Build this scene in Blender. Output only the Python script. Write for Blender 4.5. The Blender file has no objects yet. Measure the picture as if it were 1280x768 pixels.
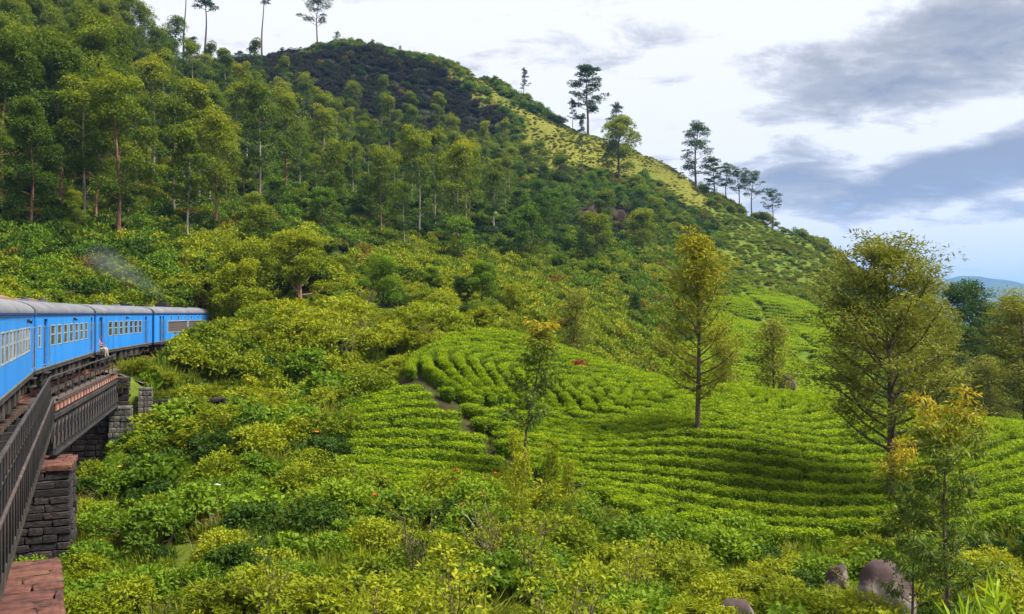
import bpy, math, random
import numpy as np
from mathutils import Vector, Matrix

sc = bpy.context.scene
R = math.radians
F, CX, HY, EYE = 1108.0, 640.0, 392.0, 3.25      # focal length in photo pixels, principal column, horizon row, eye above rail

# ------------------------------------------------------------------ camera
cam_d = bpy.data.cameras.new('camera'); cam = bpy.data.objects.new('camera', cam_d)
sc.collection.objects.link(cam); sc.camera = cam
cam_d.sensor_width = 36.0; cam_d.lens = 36.0 * F / 1280.0
cam_d.clip_start = 0.1; cam_d.clip_end = 30000
cam.location = (0, 0, EYE); cam.rotation_euler = (R(90.41), 0, 0)

# ------------------------------------------------------------------ render settings
sc.render.engine = 'CYCLES'
cy = sc.cycles
cy.use_denoising = True
try: cy.denoiser = 'OPENIMAGEDENOISE'
except Exception: pass
cy.max_bounces = 5; cy.diffuse_bounces = 3; cy.glossy_bounces = 2; cy.transmission_bounces = 3
cy.transparent_max_bounces = 8; cy.volume_bounces = 0
cy.sample_clamp_indirect = 4.0
cy.use_adaptive_sampling = True; cy.adaptive_threshold = 0.015
sc.view_settings.view_transform = 'Standard'; sc.view_settings.look = 'None'
sc.view_settings.exposure = 1.25; sc.view_settings.gamma = 1.0; sc.view_settings.use_curve_mapping = False

# ------------------------------------------------------------------ sky
SUN_EL, SUN_AZ = R(57), R(108)         # azimuth clockwise from +Y (the view direction) : from the right, slightly behind
w = bpy.data.worlds.new('World'); sc.world = w; w.use_nodes = True
nt = w.node_tree; nt.nodes.clear()
def N(tree, t, **kw):
    n = tree.nodes.new(t)
    for k, v in kw.items():
        if k.startswith('i_'):
            n.inputs[k[2:].replace('_', ' ')].default_value = v
        elif k.startswith('n_'):
            n.inputs[int(k[2:])].default_value = v
        else: setattr(n, k, v)
    return n
def M2(tree, op, a, b=None, c=None, clamp=False):
    n = tree.nodes.new('ShaderNodeMath'); n.operation = op; n.use_clamp = clamp
    for i, v in enumerate((a, b, c)):
        if v is None: continue
        if isinstance(v, (int, float)): n.inputs[i].default_value = v
        else: tree.links.new(v, n.inputs[i])
    return n.outputs[0]
L = nt.links.new
out = N(nt, 'ShaderNodeOutputWorld'); bg = N(nt, 'ShaderNodeBackground'); bg.inputs['Strength'].default_value = 0.1
sky = N(nt, 'ShaderNodeTexSky'); sky.sky_type = 'NISHITA'; sky.sun_disc = False
sky.sun_elevation = SUN_EL; sky.sun_rotation = SUN_AZ
tc = N(nt, 'ShaderNodeTexCoord'); sep = N(nt, 'ShaderNodeSeparateXYZ'); L(tc.outputs['Generated'], sep.inputs[0])
sx, sy, sz = sep.outputs
den = M2(nt, 'ADD', M2(nt, 'MAXIMUM', sz, 0.0), 0.16)
comb = N(nt, 'ShaderNodeCombineXYZ'); L(M2(nt, 'DIVIDE', sx, den), comb.inputs[0]); L(M2(nt, 'DIVIDE', sy, den), comb.inputs[1])
mp = N(nt, 'ShaderNodeMapping'); mp.inputs['Rotation'].default_value = (0, 0, R(-24)); mp.inputs['Scale'].default_value = (1.0, 1.25, 1); mp.inputs['Location'].default_value = (3.1, 1.7, 0)
L(comb.outputs[0], mp.inputs[0])
n1 = N(nt, 'ShaderNodeTexNoise', i_Scale=1.3, i_Detail=8.0, i_Roughness=0.58, i_Distortion=0.25); L(mp.outputs[0], n1.inputs['Vector'])
n2 = N(nt, 'ShaderNodeTexNoise', i_Scale=4.2, i_Detail=7.0, i_Roughness=0.62, i_Distortion=0.3); L(mp.outputs[0], n2.inputs['Vector'])
az = M2(nt, 'ARCTAN2', sx, sy); el = M2(nt, 'ARCSINE', sz)
def bank(px, py, rx, ry, tilt):          # a cloud bank standing in one direction of the sky
    a0, e0 = math.atan2(px - CX, F), math.atan2(HY - py, math.hypot(F, px - CX))
    da = M2(nt, 'SUBTRACT', az, a0); de = M2(nt, 'SUBTRACT', el, e0)
    c, s = math.cos(tilt), math.sin(tilt)
    u = M2(nt, 'DIVIDE', M2(nt, 'ADD', M2(nt, 'MULTIPLY', da, c), M2(nt, 'MULTIPLY', de, s)), rx / F)
    v = M2(nt, 'DIVIDE', M2(nt, 'SUBTRACT', M2(nt, 'MULTIPLY', de, c), M2(nt, 'MULTIPLY', da, s)), ry / F)
    q = M2(nt, 'ADD', M2(nt, 'MULTIPLY', u, u), M2(nt, 'MULTIPLY', v, v))
    return M2(nt, 'EXPONENT', M2(nt, 'MULTIPLY', q, -1.0))
banks = None
for *b, wt in ((1125, 78, 195, 62, R(14), .56), (1280, 40, 190, 50, R(14), .42), (1110, 235, 140, 30, R(8), .85), (1260, 192, 130, 26, R(16), .95), (1290, 262, 120, 14, R(4), .5), (985, 215, 55, 26, R(10), .55), (890, 85, 100, 12, R(14), .32), (1430, 160, 140, 60, R(15), .6)):
    e = M2(nt, 'MULTIPLY', bank(*b), wt); banks = e if banks is None else M2(nt, 'ADD', banks, e)
nn = M2(nt, 'ADD', M2(nt, 'MULTIPLY', M2(nt, 'SUBTRACT', n1.outputs['Fac'], 0.53), 1.3), M2(nt, 'MULTIPLY', M2(nt, 'SUBTRACT', n2.outputs['Fac'], 0.52), 1.9))
n3 = N(nt, 'ShaderNodeTexNoise', i_Scale=9.0, i_Detail=6.0, i_Roughness=0.6, i_Distortion=0.4); L(tc.outputs['Generated'], n3.inputs['Vector'])
nn = M2(nt, 'ADD', nn, M2(nt, 'MULTIPLY', M2(nt, 'SUBTRACT', n3.outputs['Fac'], 0.52), .85))
thick = M2(nt, 'ADD', banks, nn)
ramp = N(nt, 'ShaderNodeValToRGB'); L(thick, ramp.inputs[0])
els = ramp.color_ramp.elements
els[0].position = 0.10; els[0].color = (4.5, 4.47, 4.45, 1)
els[1].position = 0.95; els[1].color = (1.4, 1.5, 1.8, 1)
e = els.new(0.36); e.color = (3.0, 3.0, 3.15, 1)
e = els.new(0.60); e.color = (2.1, 2.12, 2.22, 1)
# gaps of blue low in the sky
gapn = M2(nt, 'MULTIPLY', M2(nt, 'SUBTRACT', M2(nt, 'ADD', n2.outputs['Fac'], M2(nt, 'MULTIPLY', n1.outputs['Fac'], 0.4)), 0.76), 5.0, clamp=True)
low = M2(nt, 'SUBTRACT', 1.0, M2(nt, 'MULTIPLY', M2(nt, 'ABSOLUTE', M2(nt, 'SUBTRACT', el, 0.075)), 14.0), clamp=True)
mix = N(nt, 'ShaderNodeMix', data_type='RGBA'); L(M2(nt, 'MULTIPLY', gapn, low), mix.inputs['Factor'])
L(ramp.outputs[0], mix.inputs['A'])
L(sky.outputs[0], mix.inputs['B'])
L(mix.outputs['Result'], bg.inputs['Color']); L(bg.outputs[0], out.inputs['Surface'])

# ------------------------------------------------------------------ sun
sd = bpy.data.lights.new('sun', 'SUN'); sd.energy = 4.8; sd.angle = R(18); sd.color = (1.0, 0.93, 0.80)
sun = bpy.data.objects.new('sun', sd); sc.collection.objects.link(sun)
sv = Vector((math.sin(SUN_AZ) * math.cos(SUN_EL), math.cos(SUN_AZ) * math.cos(SUN_EL), math.sin(SUN_EL)))
sun.rotation_euler = (-sv).to_track_quat('-Z', 'Y').to_euler(); sun.location = (30, -30, 60)

# ------------------------------------------------------------------ helpers
rng = np.random.default_rng(7); random.seed(7)
COL = sc.collection
def tag(o, label=None, cat=None, group=None, kind=None):
    if label: o['label'] = label
    if cat: o['category'] = cat
    if group: o['group'] = group
    if kind: o['kind'] = kind
    return o
def link(name, data, parent=None, loc=None, rot=None, scale=None):
    o = bpy.data.objects.new(name, data); COL.objects.link(o)
    if parent is not None: o.parent = parent
    if loc is not None: o.location = loc
    if rot is not None: o.rotation_euler = rot
    if scale is not None: o.scale = scale
    return o
def empty(name, loc=(0, 0, 0), rz=0.0):
    o = link(name, None, None, loc, (0, 0, rz)); o.empty_display_size = 0.3
    return o
def mesh_np(name, V, faces, mat=None, smooth=False, attrs=None):
    """faces: (n,k) int array, or list of such arrays"""
    if not isinstance(faces, list): faces = [faces]
    faces = [f for f in faces if len(f)]
    me = bpy.data.meshes.new(name)
    V = np.asarray(V, np.float32)
    me.vertices.add(len(V)); me.vertices.foreach_set('co', V.ravel())
    nl = sum(f.size for f in faces); npoly = sum(len(f) for f in faces)
    me.loops.add(nl); me.polygons.add(npoly)
    me.loops.foreach_set('vertex_index', np.concatenate([f.ravel() for f in faces]).astype(np.int32))
    tot = np.concatenate([np.full(len(f), f.shape[1], np.int32) for f in faces])
    st = np.zeros(npoly, np.int32); st[1:] = np.cumsum(tot)[:-1]
    me.polygons.foreach_set('loop_start', st)
    me.polygons.foreach_set('use_smooth', np.full(npoly, bool(smooth) or bool(attrs and 'tint' in attrs)))
    if attrs:
        for k, a in attrs.items():
            a = np.asarray(a, np.float32)
            if a.ndim == 1:
                at = me.attributes.new(k, 'FLOAT', 'POINT'); at.data.foreach_set('value', a)
            else:
                at = me.attributes.new(k, 'FLOAT_COLOR', 'POINT'); at.data.foreach_set('color', a.ravel())
    me.update(calc_edges=True)
    if mat is not None: me.materials.append(mat)
    return me
class MB:
    def __init__(s): s.v = []; s.q = []; s.t = []; s.n = 0
    def raw(s, V, q=None, t=None):
        V = np.asarray(V, float)
        if q is not None: s.q.append(np.asarray(q, int) + s.n)
        if t is not None: s.t.append(np.asarray(t, int) + s.n)
        s.v.append(V); s.n += len(V); return s
    def box(s, c, size, m=None):
        h = np.array(size) / 2.0
        V = np.array([(x, y, z) for x in (-1, 1) for y in (-1, 1) for z in (-1, 1)], float) * h
        if m is not None: V = V @ np.array(m.to_3x3()).T
        s.raw(V + np.array(c), [(0, 1, 3, 2), (4, 6, 7, 5), (0, 4, 5, 1), (2, 3, 7, 6), (0, 2, 6, 4), (1, 5, 7, 3)]); return s
    def bar(s, a, b, wd, ht=None, up=(0, 0, 1)):
        a = Vector(a); b = Vector(b); d = (b - a); ln = d.length; d.normalize()
        u = Vector(up); sd_ = d.cross(u)
        if sd_.length < 1e-4: sd_ = d.cross(Vector((1, 0, 0)))
        sd_.normalize(); u = sd_.cross(d)
        m = Matrix((sd_, d, u)).transposed()
        return s.box((a + b) / 2, (wd, ln, ht or wd), m)
    def tube(s, pts, rad, k=6, cap=True):
        pts = np.asarray(pts, float); n = len(pts); rad = np.broadcast_to(np.asarray(rad, float), (n,))
        d = np.gradient(pts, axis=0); d /= np.linalg.norm(d, axis=1)[:, None] + 1e-9
        ref = np.array([1.0, 0.13, 0.07]) if abs(d[0][0]) < 0.8 else np.array([0.05, 1.0, 0.1])
        a = np.cross(d, ref); a /= np.linalg.norm(a, axis=1)[:, None] + 1e-9
        b = np.cross(d, a)
        th = np.arange(k) * 2 * math.pi / k
        V = pts[:, None, :] + rad[:, None, None] * (np.cos(th)[None, :, None] * a[:, None, :] + np.sin(th)[None, :, None] * b[:, None, :])
        i = np.arange(n - 1)[:, None] * k; j = np.arange(k)[None, :]; j2 = (j + 1) % k
        q = np.stack([i + j, i + j2, i + k + j2, i + k + j], -1).reshape(-1, 4)
        s.raw(V.reshape(-1, 3), q)
        if cap:
            s.raw(np.vstack([V[-1], pts[-1:]]), None, [(x, (x + 1) % k, k) for x in range(k)])
        return s
    def cyl(s, a, b, r, k=14):
        a = np.array(a, float); b = np.array(b, float)
        s.tube([a, b], r, k); s.tube([b, a], r, k); return s
    def mesh(s, name, mat, smooth=False):
        f = []
        if s.q: f.append(np.concatenate(s.q))
        if s.t: f.append(np.concatenate(s.t))
        return mesh_np(name, np.concatenate(s.v), f, mat, smooth)
    def build(s, name, mat, parent=None, smooth=False, **kw):
        return link(name, s.mesh(name, mat, smooth), parent, **kw)

# value noise ------------------------------------------------------
_P = np.random.default_rng(3).random((256, 256))
def vnoise(x, y):
    x = np.asarray(x, float); y = np.asarray(y, float)
    xi = np.floor(x).astype(int); yi = np.floor(y).astype(int); fx = x - xi; fy = y - yi
    fx = fx * fx * (3 - 2 * fx); fy = fy * fy * (3 - 2 * fy)
    a = _P[xi & 255, yi & 255]; b = _P[(xi + 1) & 255, yi & 255]; c = _P[xi & 255, (yi + 1) & 255]; d = _P[(xi + 1) & 255, (yi + 1) & 255]
    return (a + (b - a) * fx) * (1 - fy) + (c + (d - c) * fx) * fy - 0.5
def fbm(x, y, o=4):
    s = 0.0; a = 1.0
    for k in range(o):
        s = s + a * vnoise(x * 2 ** k + 17.3 * k, y * 2 ** k + 5.1 * k); a *= 0.5
    return s
def inpoly(px, py, poly):
    px = np.asarray(px, float); py = np.asarray(py, float)
    r = np.zeros(px.shape, bool); n = len(poly); j = n - 1
    for i in range(n):
        xi, yi = poly[i]; xj, yj = poly[j]
        c = ((yi > py) != (yj > py)) & (px < (xj - xi) * (py - yi) / (yj - yi + 1e-12) + xi)
        r ^= c; j = i
    return r

# ------------------------------------------------------------------ materials
MATS = {}
def new_mat(name):
    m = bpy.data.materials.new(name); m.use_nodes = True; t = m.node_tree; t.nodes.clear()
    o = t.nodes.new('ShaderNodeOutputMaterial'); MATS[name] = m
    return m, t, o
def set_ramp(node, stops):
    cr = node.color_ramp; e = cr.elements
    while len(e) > 1: e.remove(e[-1])
    e[0].position = stops[0][0]; e[0].color = (*stops[0][1], 1)
    for p, c in stops[1:]:
        x = e.new(p); x.color = (*c, 1)
def surf(name, stops, scale=5.0, detail=5.0, rough=0.8, bump=0.0, metallic=0.0, spec=0.4, coords='Object', dist=0.02, stretch=None, bscale=None):
    m, t, o = new_mat(name)
    p = N(t, 'ShaderNodeBsdfPrincipled'); p.inputs['Roughness'].default_value = rough; p.inputs['Metallic'].default_value = metallic
    p.inputs['Specular IOR Level'].default_value = spec
    c = N(t, 'ShaderNodeTexCoord'); v = c.outputs[coords]
    if stretch:
        mp_ = N(t, 'ShaderNodeMapping'); mp_.inputs['Scale'].default_value = stretch; t.links.new(v, mp_.inputs[0]); v = mp_.outputs[0]
    n = N(t, 'ShaderNodeTexNoise', i_Scale=scale, i_Detail=detail, i_Roughness=0.6); t.links.new(v, n.inputs['Vector'])
    oi = N(t, 'ShaderNodeObjectInfo')
    f = M2(t, 'ADD', M2(t, 'MULTIPLY', M2(t, 'SUBTRACT', n.outputs['Fac'], 0.5), 1.6), M2(t, 'ADD', M2(t, 'MULTIPLY', oi.outputs['Random'], 0.24), 0.38))
    r = N(t, 'ShaderNodeValToRGB'); set_ramp(r, stops); t.links.new(f, r.inputs[0]); t.links.new(r.outputs[0], p.inputs['Base Color'])
    if bump:
        n2_ = N(t, 'ShaderNodeTexNoise', i_Scale=bscale or scale * 3, i_Detail=4.0); t.links.new(v, n2_.inputs['Vector'])
        b = N(t, 'ShaderNodeBump', i_Strength=bump, i_Distance=dist); t.links.new(n2_.outputs['Fac'], b.inputs['Height']); t.links.new(b.outputs[0], p.inputs['Normal'])
    t.links.new(p.outputs[0], o.inputs[0]); return m
def leafmat(name, stops, transl=0.35, rough=0.6, spec=0.12, wobj=0.35, wleaf=0.65, tscale=(1.25, 1.2, 0.55)):
    """leaf colour runs along the ramp with each leaf's own tint and each plant's own random value"""
    m, t, o = new_mat(name)
    at = N(t, 'ShaderNodeAttribute', attribute_name='tint'); oi = N(t, 'ShaderNodeObjectInfo')
    f = M2(t, 'ADD', M2(t, 'MULTIPLY', at.outputs['Fac'], wleaf), M2(t, 'MULTIPLY', oi.outputs['Random'], wobj))
    r = N(t, 'ShaderNodeValToRGB'); set_ramp(r, stops); t.links.new(f, r.inputs[0])
    p = N(t, 'ShaderNodeBsdfPrincipled'); p.inputs['Roughness'].default_value = rough; p.inputs['Specular IOR Level'].default_value = spec
    t.links.new(r.outputs[0], p.inputs['Base Color'])
    tr = N(t, 'ShaderNodeBsdfTranslucent')
    mm = N(t, 'ShaderNodeMix', data_type='RGBA', blend_type='MULTIPLY'); mm.inputs['Factor'].default_value = 1.0
    mm.inputs['B'].default_value = (*tscale, 1); t.links.new(r.outputs[0], mm.inputs['A']); t.links.new(mm.outputs['Result'], tr.inputs['Color'])
    ms = N(t, 'ShaderNodeMixShader'); ms.inputs[0].default_value = transl
    t.links.new(p.outputs[0], ms.inputs[1]); t.links.new(tr.outputs[0], ms.inputs[2]); t.links.new(ms.outputs[0], o.inputs[0])
    return m

LM = {}
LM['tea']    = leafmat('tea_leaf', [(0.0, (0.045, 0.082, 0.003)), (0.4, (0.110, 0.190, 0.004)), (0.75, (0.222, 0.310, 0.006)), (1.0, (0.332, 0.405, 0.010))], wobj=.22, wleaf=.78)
LM['thick']  = leafmat('thicket_leaf', [(0.0, (0.041, 0.075, 0.006)), (0.35, (0.108, 0.156, 0.008)), (0.7, (0.216, 0.250, 0.010)), (1.0, (0.324, 0.325, 0.020))])
LM['yellow'] = leafmat('yellow_leaf', [(0.0, (0.065, 0.094, 0.006)), (0.35, (0.145, 0.188, 0.008)), (0.7, (0.237, 0.265, 0.010)), (1.0, (0.323, 0.306, 0.020))])
LM['green']  = leafmat('green_leaf', [(0.0, (0.031, 0.065, 0.006)), (0.4, (0.078, 0.143, 0.010)), (0.75, (0.147, 0.234, 0.012)), (1.0, (0.259, 0.312, 0.020))])
LM['dark']   = leafmat('dark_leaf', [(0.0, (0.013, 0.030, 0.006)), (0.45, (0.029, 0.062, 0.008)), (0.8, (0.052, 0.100, 0.010)), (1.0, (0.091, 0.138, 0.012))])
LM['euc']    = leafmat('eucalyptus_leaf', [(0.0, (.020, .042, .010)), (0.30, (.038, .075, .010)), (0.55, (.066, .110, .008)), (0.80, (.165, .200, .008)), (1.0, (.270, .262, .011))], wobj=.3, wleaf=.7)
LM['olive']  = leafmat('olive_leaf', [(0.0, (0.069, 0.088, 0.013)), (0.4, (0.138, 0.156, 0.020)), (0.75, (0.218, 0.231, 0.033)), (1.0, (0.322, 0.325, 0.066))], wobj=.15, wleaf=.85)
LM['gold']   = leafmat('gold_leaf', [(0.0, (0.066, 0.082, 0.008)), (0.4, (0.141, 0.153, 0.010)), (0.75, (0.229, 0.229, 0.012)), (1.0, (0.334, 0.294, 0.015))], wobj=.05, wleaf=.95)
LM['flush']  = leafmat('flush_leaf', [(0.0, (.035, .070, .020)), (0.45, (.085, .135, .020)), (0.70, (.150, .180, .018)), (0.85, (.250, .235, .015)), (1.0, (.330, .240, .015))], wobj=.05, wleaf=.95)
LM['dry']    = leafmat('dry_leaf', [(0.0, (0.060, 0.066, 0.012)), (0.5, (0.144, 0.132, 0.015)), (1.0, (0.276, 0.204, 0.030))])
LM['purple'] = leafmat('purple_leaf', [(0.0, (0.012, 0.013, 0.013)), (0.5, (0.024, 0.025, 0.017)), (1.0, (0.042, 0.039, 0.019))])
LM['lime']   = leafmat('lime_leaf', [(0.0, (.110, .200, .010)), (0.5, (.200, .320, .015)), (1.0, (.320, .420, .040))])
LM['red']    = leafmat('red_leaf', [(0.0, (.120, .012, .020)), (1.0, (.300, .040, .060))])
LM['grass']  = leafmat('grass_blade', [(0.0, (.050, .080, .010)), (0.5, (.120, .155, .012)), (1.0, (.220, .225, .025))])
for k_, m_ in (('thick', (.66, .76, .9)), ('green', (.72, .80, .8)), ('dark', (.80, .82, .8)), ('yellow', (.86, .88, .9)), ('dry', (.8, .7, .7)), ('euc', (.85, .88, .9))):   # duller copies of the leaf colours, used on the hillside
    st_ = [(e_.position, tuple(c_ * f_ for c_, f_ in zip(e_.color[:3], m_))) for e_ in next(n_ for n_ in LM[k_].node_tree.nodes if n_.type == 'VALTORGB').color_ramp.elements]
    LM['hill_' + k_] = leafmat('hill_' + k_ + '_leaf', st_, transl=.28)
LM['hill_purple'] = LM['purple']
BARK_PALE = surf('pale_bark', [(0.2, (.08, .065, .05)), (0.5, (.22, .19, .155)), (0.8, (.36, .32, .27))], 1.4, rough=.85, bump=.4, stretch=(3, 3, .5))
BARK_BROWN = surf('brown_bark', [(0.2, (.035, .022, .016)), (0.5, (.085, .055, .038)), (0.8, (.17, .12, .09))], 5, rough=.9, bump=.6, stretch=(2, 2, .5))
BARK_RED = surf('reddish_bark', [(0.2, (.06, .03, .02)), (0.5, (.18, .09, .055)), (0.8, (.33, .22, .16))], 2, rough=.9, bump=.5, stretch=(2, 2, .5))
# ================================================================== the lie of the land
def P3(px, d, py, dz=0.0):
    return ((px - CX) / F * d, d, EYE - (py - HY) * d / F + dz)
CP = []
for a in [(0,0,-6.5),(0,-20,-8),(30,-20,-12),(-30,-20,-5),(0,10,-6.6),(8,8,-7.6),(-7,8,-7.2),(0,16,-7.2),(8,16,-8.2),(-7,16,-7.8),(15,16,-9.6),(22,16,-10.6),
          (0,25,-8.0),(10,25,-9.7),(-8,26,-8.3),(-14,30,-9.0),(-11,20,-8.6),(16,30,-10.6),(20,24,-11),(26,35,-11),(6,30,-9.6),(0,32,-8.2),(1,38,-8.5),(-6,34,-7.8),
          (-18,42,-8.8),(-12,40,-7.8),(-21,46,-8.8),(-23,49.5,-8.6),(-26,46,-8.8),(-18.5,50,-7.4),(-26,30,-9),(-36,30,-7.5),(-40,48,-4.4),(-60,40,-3),(-34,62,-3.9),(-50,70,0.5),(-70,70,3.0),(-30,90,-2.5)]:
    CP.append((a[0], a[1], EYE + a[2]))
for a in [(480,40,600,-.7),(430,44,560,-.8),(560,50,520,-.7),(500,58,465,-.7),(640,74,422,-.7),(720,70,445,-.7),(850,40,650,-.8),(760,42,615,-.8),(690,43.5,600,-.8),
          (872,52,533,-.6),(850,66,475,-.7),(1000,64,490,-.7),(1130,60,512,-.7),(1280,54,545,-.7),(1280,46,600,-.7),(1115,45,630,-.3),(1000,42,650,-.8),(700,56,520,-.7),(1000,52,545,-.7),(1150,52,560,-.7),
          (300,50,520,-1.3),(230,57,462,-1.2),(300,62,440,-1.2),(400,60,500,-1.3),(400,75,400,-1.3),(460,66,430,-1.3),(530,80,420,-1.2),(350,95,355,-1),(250,95,372,-1),(480,100,380,-.5),(600,105,382,-.5),(640,90,405,-1),(760,125,400,-1.5),
          (900,120,480,0),(1000,130,480,0),(980,160,430,0),(980,205,375,0),(900,180,400,0),(1050,160,440,0),(1050,300,345,0),(940,230,350,0),
          (0,90,340,0),(0,130,255,0),(0,180,155,0),(0,230,62,0),(60,250,32,0),(130,270,36,0),(-120,230,0,0),(-250,80,330,0),(-300,200,40,0),(160,285,52,0),(200,330,85,0),(270,400,84,0),(200,400,80,0),
          (250,130,312,0),(250,200,205,0),(250,300,135,0),(100,120,300,0),(100,180,190,0),(120,230,105,0),
          (400,130,322,0),(400,230,222,0),(400,340,135,0),(500,150,338,0),(500,270,232,0),(500,350,150,0),(600,150,348,0),(600,270,252,0),(600,360,162,0),
          (700,170,352,0),(700,270,272,0),(700,350,202,0),(800,190,352,0),(800,290,272,0),(800,360,217,0),(900,250,332,0),(900,320,287,0),(980,350,300,0),(980,270,342,0),
          (1100,350,376,0),(1150,300,402,0),(1200,250,424,0),(1280,250,436,0),(1400,250,440,0),(1200,600,402,0),(1600,400,440,0)]:
    CP.append(P3(*a))
for X_, Y_, z_ in [(6,88,-7.5),(17,84,-10.5),(29,83,-11.5),(42,82,-12),(16,110,-8.5),(36,110,-11.5),(50,110,-13),(60,75,-11.5),(90,150,-14),(90,40,-14),(60,0,-15),(120,100,-18),(200,300,-25)]:
    CP.append((X_, Y_, EYE + z_))
RIDGE = [(270,400,84),(330,420,76),(400,430,66),(450,430,64),(500,430,68),(550,430,86),(620,420,102),(680,410,132),(720,400,156),(780,390,172),(850,380,210),(900,372,254),(980,362,290),(1050,352,333)]
for px, d, py in RIDGE:
    p = P3(px, d, py); CP.append(p)
    for dd, dz in ((60, -22), (160, -70)):
        k = (d + dd) / d; CP.append((p[0] * k, p[1] * k, p[2] + dz))
for px in (-900, -400, 0, 160):
    p = P3(px, 330, 60); CP.append((p[0], p[1], 75 if px > -300 else 90)); CP.append((p[0] * 1.5, p[1] * 1.5, 60))
CP = np.array(CP, float)
def _ker(a, b):
    r = np.sqrt(((a[:, None, :] - b[None, :, :]) ** 2).sum(-1)); c = 0.06 * np.minimum(a[:, None, 1].clip(5), 200) + 1.0
    return np.sqrt(r * r + 36.0)
_xy = CP[:, :2]; _n = len(CP)
_A = np.zeros((_n + 1, _n + 1)); _A[:_n, :_n] = np.sqrt(((_xy[:, None] - _xy[None]) ** 2).sum(-1) + 36.0) - 0.02 * np.eye(_n); _A[:_n, _n] = 1; _A[_n, :_n] = 1
_W = np.linalg.solve(_A, np.append(CP[:, 2], 0.0))

# the railway: a right-hand curve; arc length s = 0 at the joint of the second and third vehicles
TR = 154.0; TH0 = R(-21.5); T0 = np.array([-19.7, 33.7])
def track(s):
    s = np.asarray(s, float); th = TH0 + s / TR
    x = T0[0] + TR * (np.cos(TH0) - np.cos(th)); y = T0[1] + TR * (np.sin(th) - np.sin(TH0))
    return x, y, th
_ts = np.arange(-45, 110, 1.0); _tx, _ty, _ = track(_ts)
def track_dist(X, Y):
    d2 = (X[..., None] - _tx) ** 2 + (Y[..., None] - _ty) ** 2
    k = d2.argmin(-1); return np.sqrt(d2.min(-1)), _ts[k]
def H(X, Y):
    X = np.asarray(X, float); Y = np.asarray(Y, float); sh = X.shape
    x = X.ravel(); y = Y.ravel(); z = np.empty(len(x))
    for i in range(0, len(x), 8000):
        a = np.stack([x[i:i + 8000], y[i:i + 8000]], -1)
        z[i:i + 8000] = np.sqrt(((a[:, None] - _xy[None]) ** 2).sum(-1) + 36.0) @ _W[:_n] + _W[_n]
    r = np.hypot(x, y)
    amp = np.clip((r - 40) / 200, 0.06, 1.0)
    z = z + amp * (7.0 * fbm(x / 45.0 + 3, y / 45.0, 4) + 2.0 * vnoise(x / 7.0, y / 7.0))
    t = np.clip((r - 520) / 900, 0, 1); t = t * t * (3 - 2 * t)
    z = z * (1 - t) + t * (-70 + 60 * fbm(x / 900.0, y / 900.0, 4))
    near = (r < 170)
    if near.any():
        d, s = track_dist(x[near], y[near])
        wt = np.clip((6.0 - d) / 3.2, 0, 1) * np.clip((s - 18.0) / 1.2, 0, 1)
        zz = z[near]; zz = zz * (1 - wt) + wt * (-0.55)
        # nothing of the ground rises into the bridge
        wb = np.clip((7.0 - d) / 2.5, 0, 1) * np.clip((18.6 - s) / .8, 0, 1)
        zz = np.where(wb > 0, zz * (1 - wb) + wb * np.minimum(zz, -5.0), zz)
        z[near] = zz
    return z.reshape(sh)
def H1(x, y): return float(H(np.array([x]), np.array([y]))[0])
def proj(X, Y, Z):
    return CX + F * X / Y, HY - F * (Z - EYE) / Y
_D = np.concatenate([np.arange(8, 140, .5), np.arange(140, 700, 2.0)])
def hit(px, py):
    X = (px - CX) / F * _D; z = EYE - (py - HY) / F * _D
    h = H(X, _D); k = np.argmax(h > z)
    if not (h > z).any(): k = -1
    return float(X[k]), float(_D[k]), float(h[k])
def at(px, d):
    x = (px - CX) / F * d; return x, d, H1(x, d)

# ------------------------------------------------------------------ zones seen from the hill's own plan
def worldpoly(l): return [((px - CX) / F * d, d) for px, d in l]
TEA_POLY = worldpoly([(425,43),(440,52),(480,57.5),(500,61),(560,68),(635,79),(720,78),(850,77),(1000,76),(1130,74),(1300,66),(1360,56),(1350,43),(1230,41),(1120,41.5),(1000,40.5),(850,39),(760,41),(700,43),(640,44),(560,41.5),(480,39.5)])
FIELD_POLY = worldpoly([(800,95),(900,98),(1000,102),(1090,105),(1100,150),(1060,180),(1045,205),(1000,212),(925,208),(885,185),(880,160),(820,120)])
DITCH = worldpoly([(478,60),(520,55.5),(590,50.2),(650,46.5),(700,43.8),(770,41.2),(850,38.5)])
def seg_dist(X, Y, pl):
    best = np.full(np.shape(X), 1e9)
    for (ax, ay), (bx, by) in zip(pl[:-1], pl[1:]):
        dx, dy = bx - ax, by - ay; t = np.clip(((X - ax) * dx + (Y - ay) * dy) / (dx * dx + dy * dy), 0, 1)
        best = np.minimum(best, np.hypot(X - ax - t * dx, Y - ay - t * dy))
    return best
CLIFF = [(285,70),(360,62),(470,64),(545,88),(600,110),(640,160),(600,178),(540,185),(470,165),(400,150),(330,130),(280,100)]
GRASS = [(545,84),(620,100),(680,130),(720,156),(790,172),(860,212),(900,256),(880,262),(800,225),(740,215),(690,210),(650,195),(648,160),(610,112),(560,95)]
ROCK2 = [(715,262),(760,258),(795,270),(790,300),(740,305),(712,290)]
LOWHILL = [(880,255),(985,287),(1055,333),(1060,372),(930,372),(890,350),(900,300)]

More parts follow.
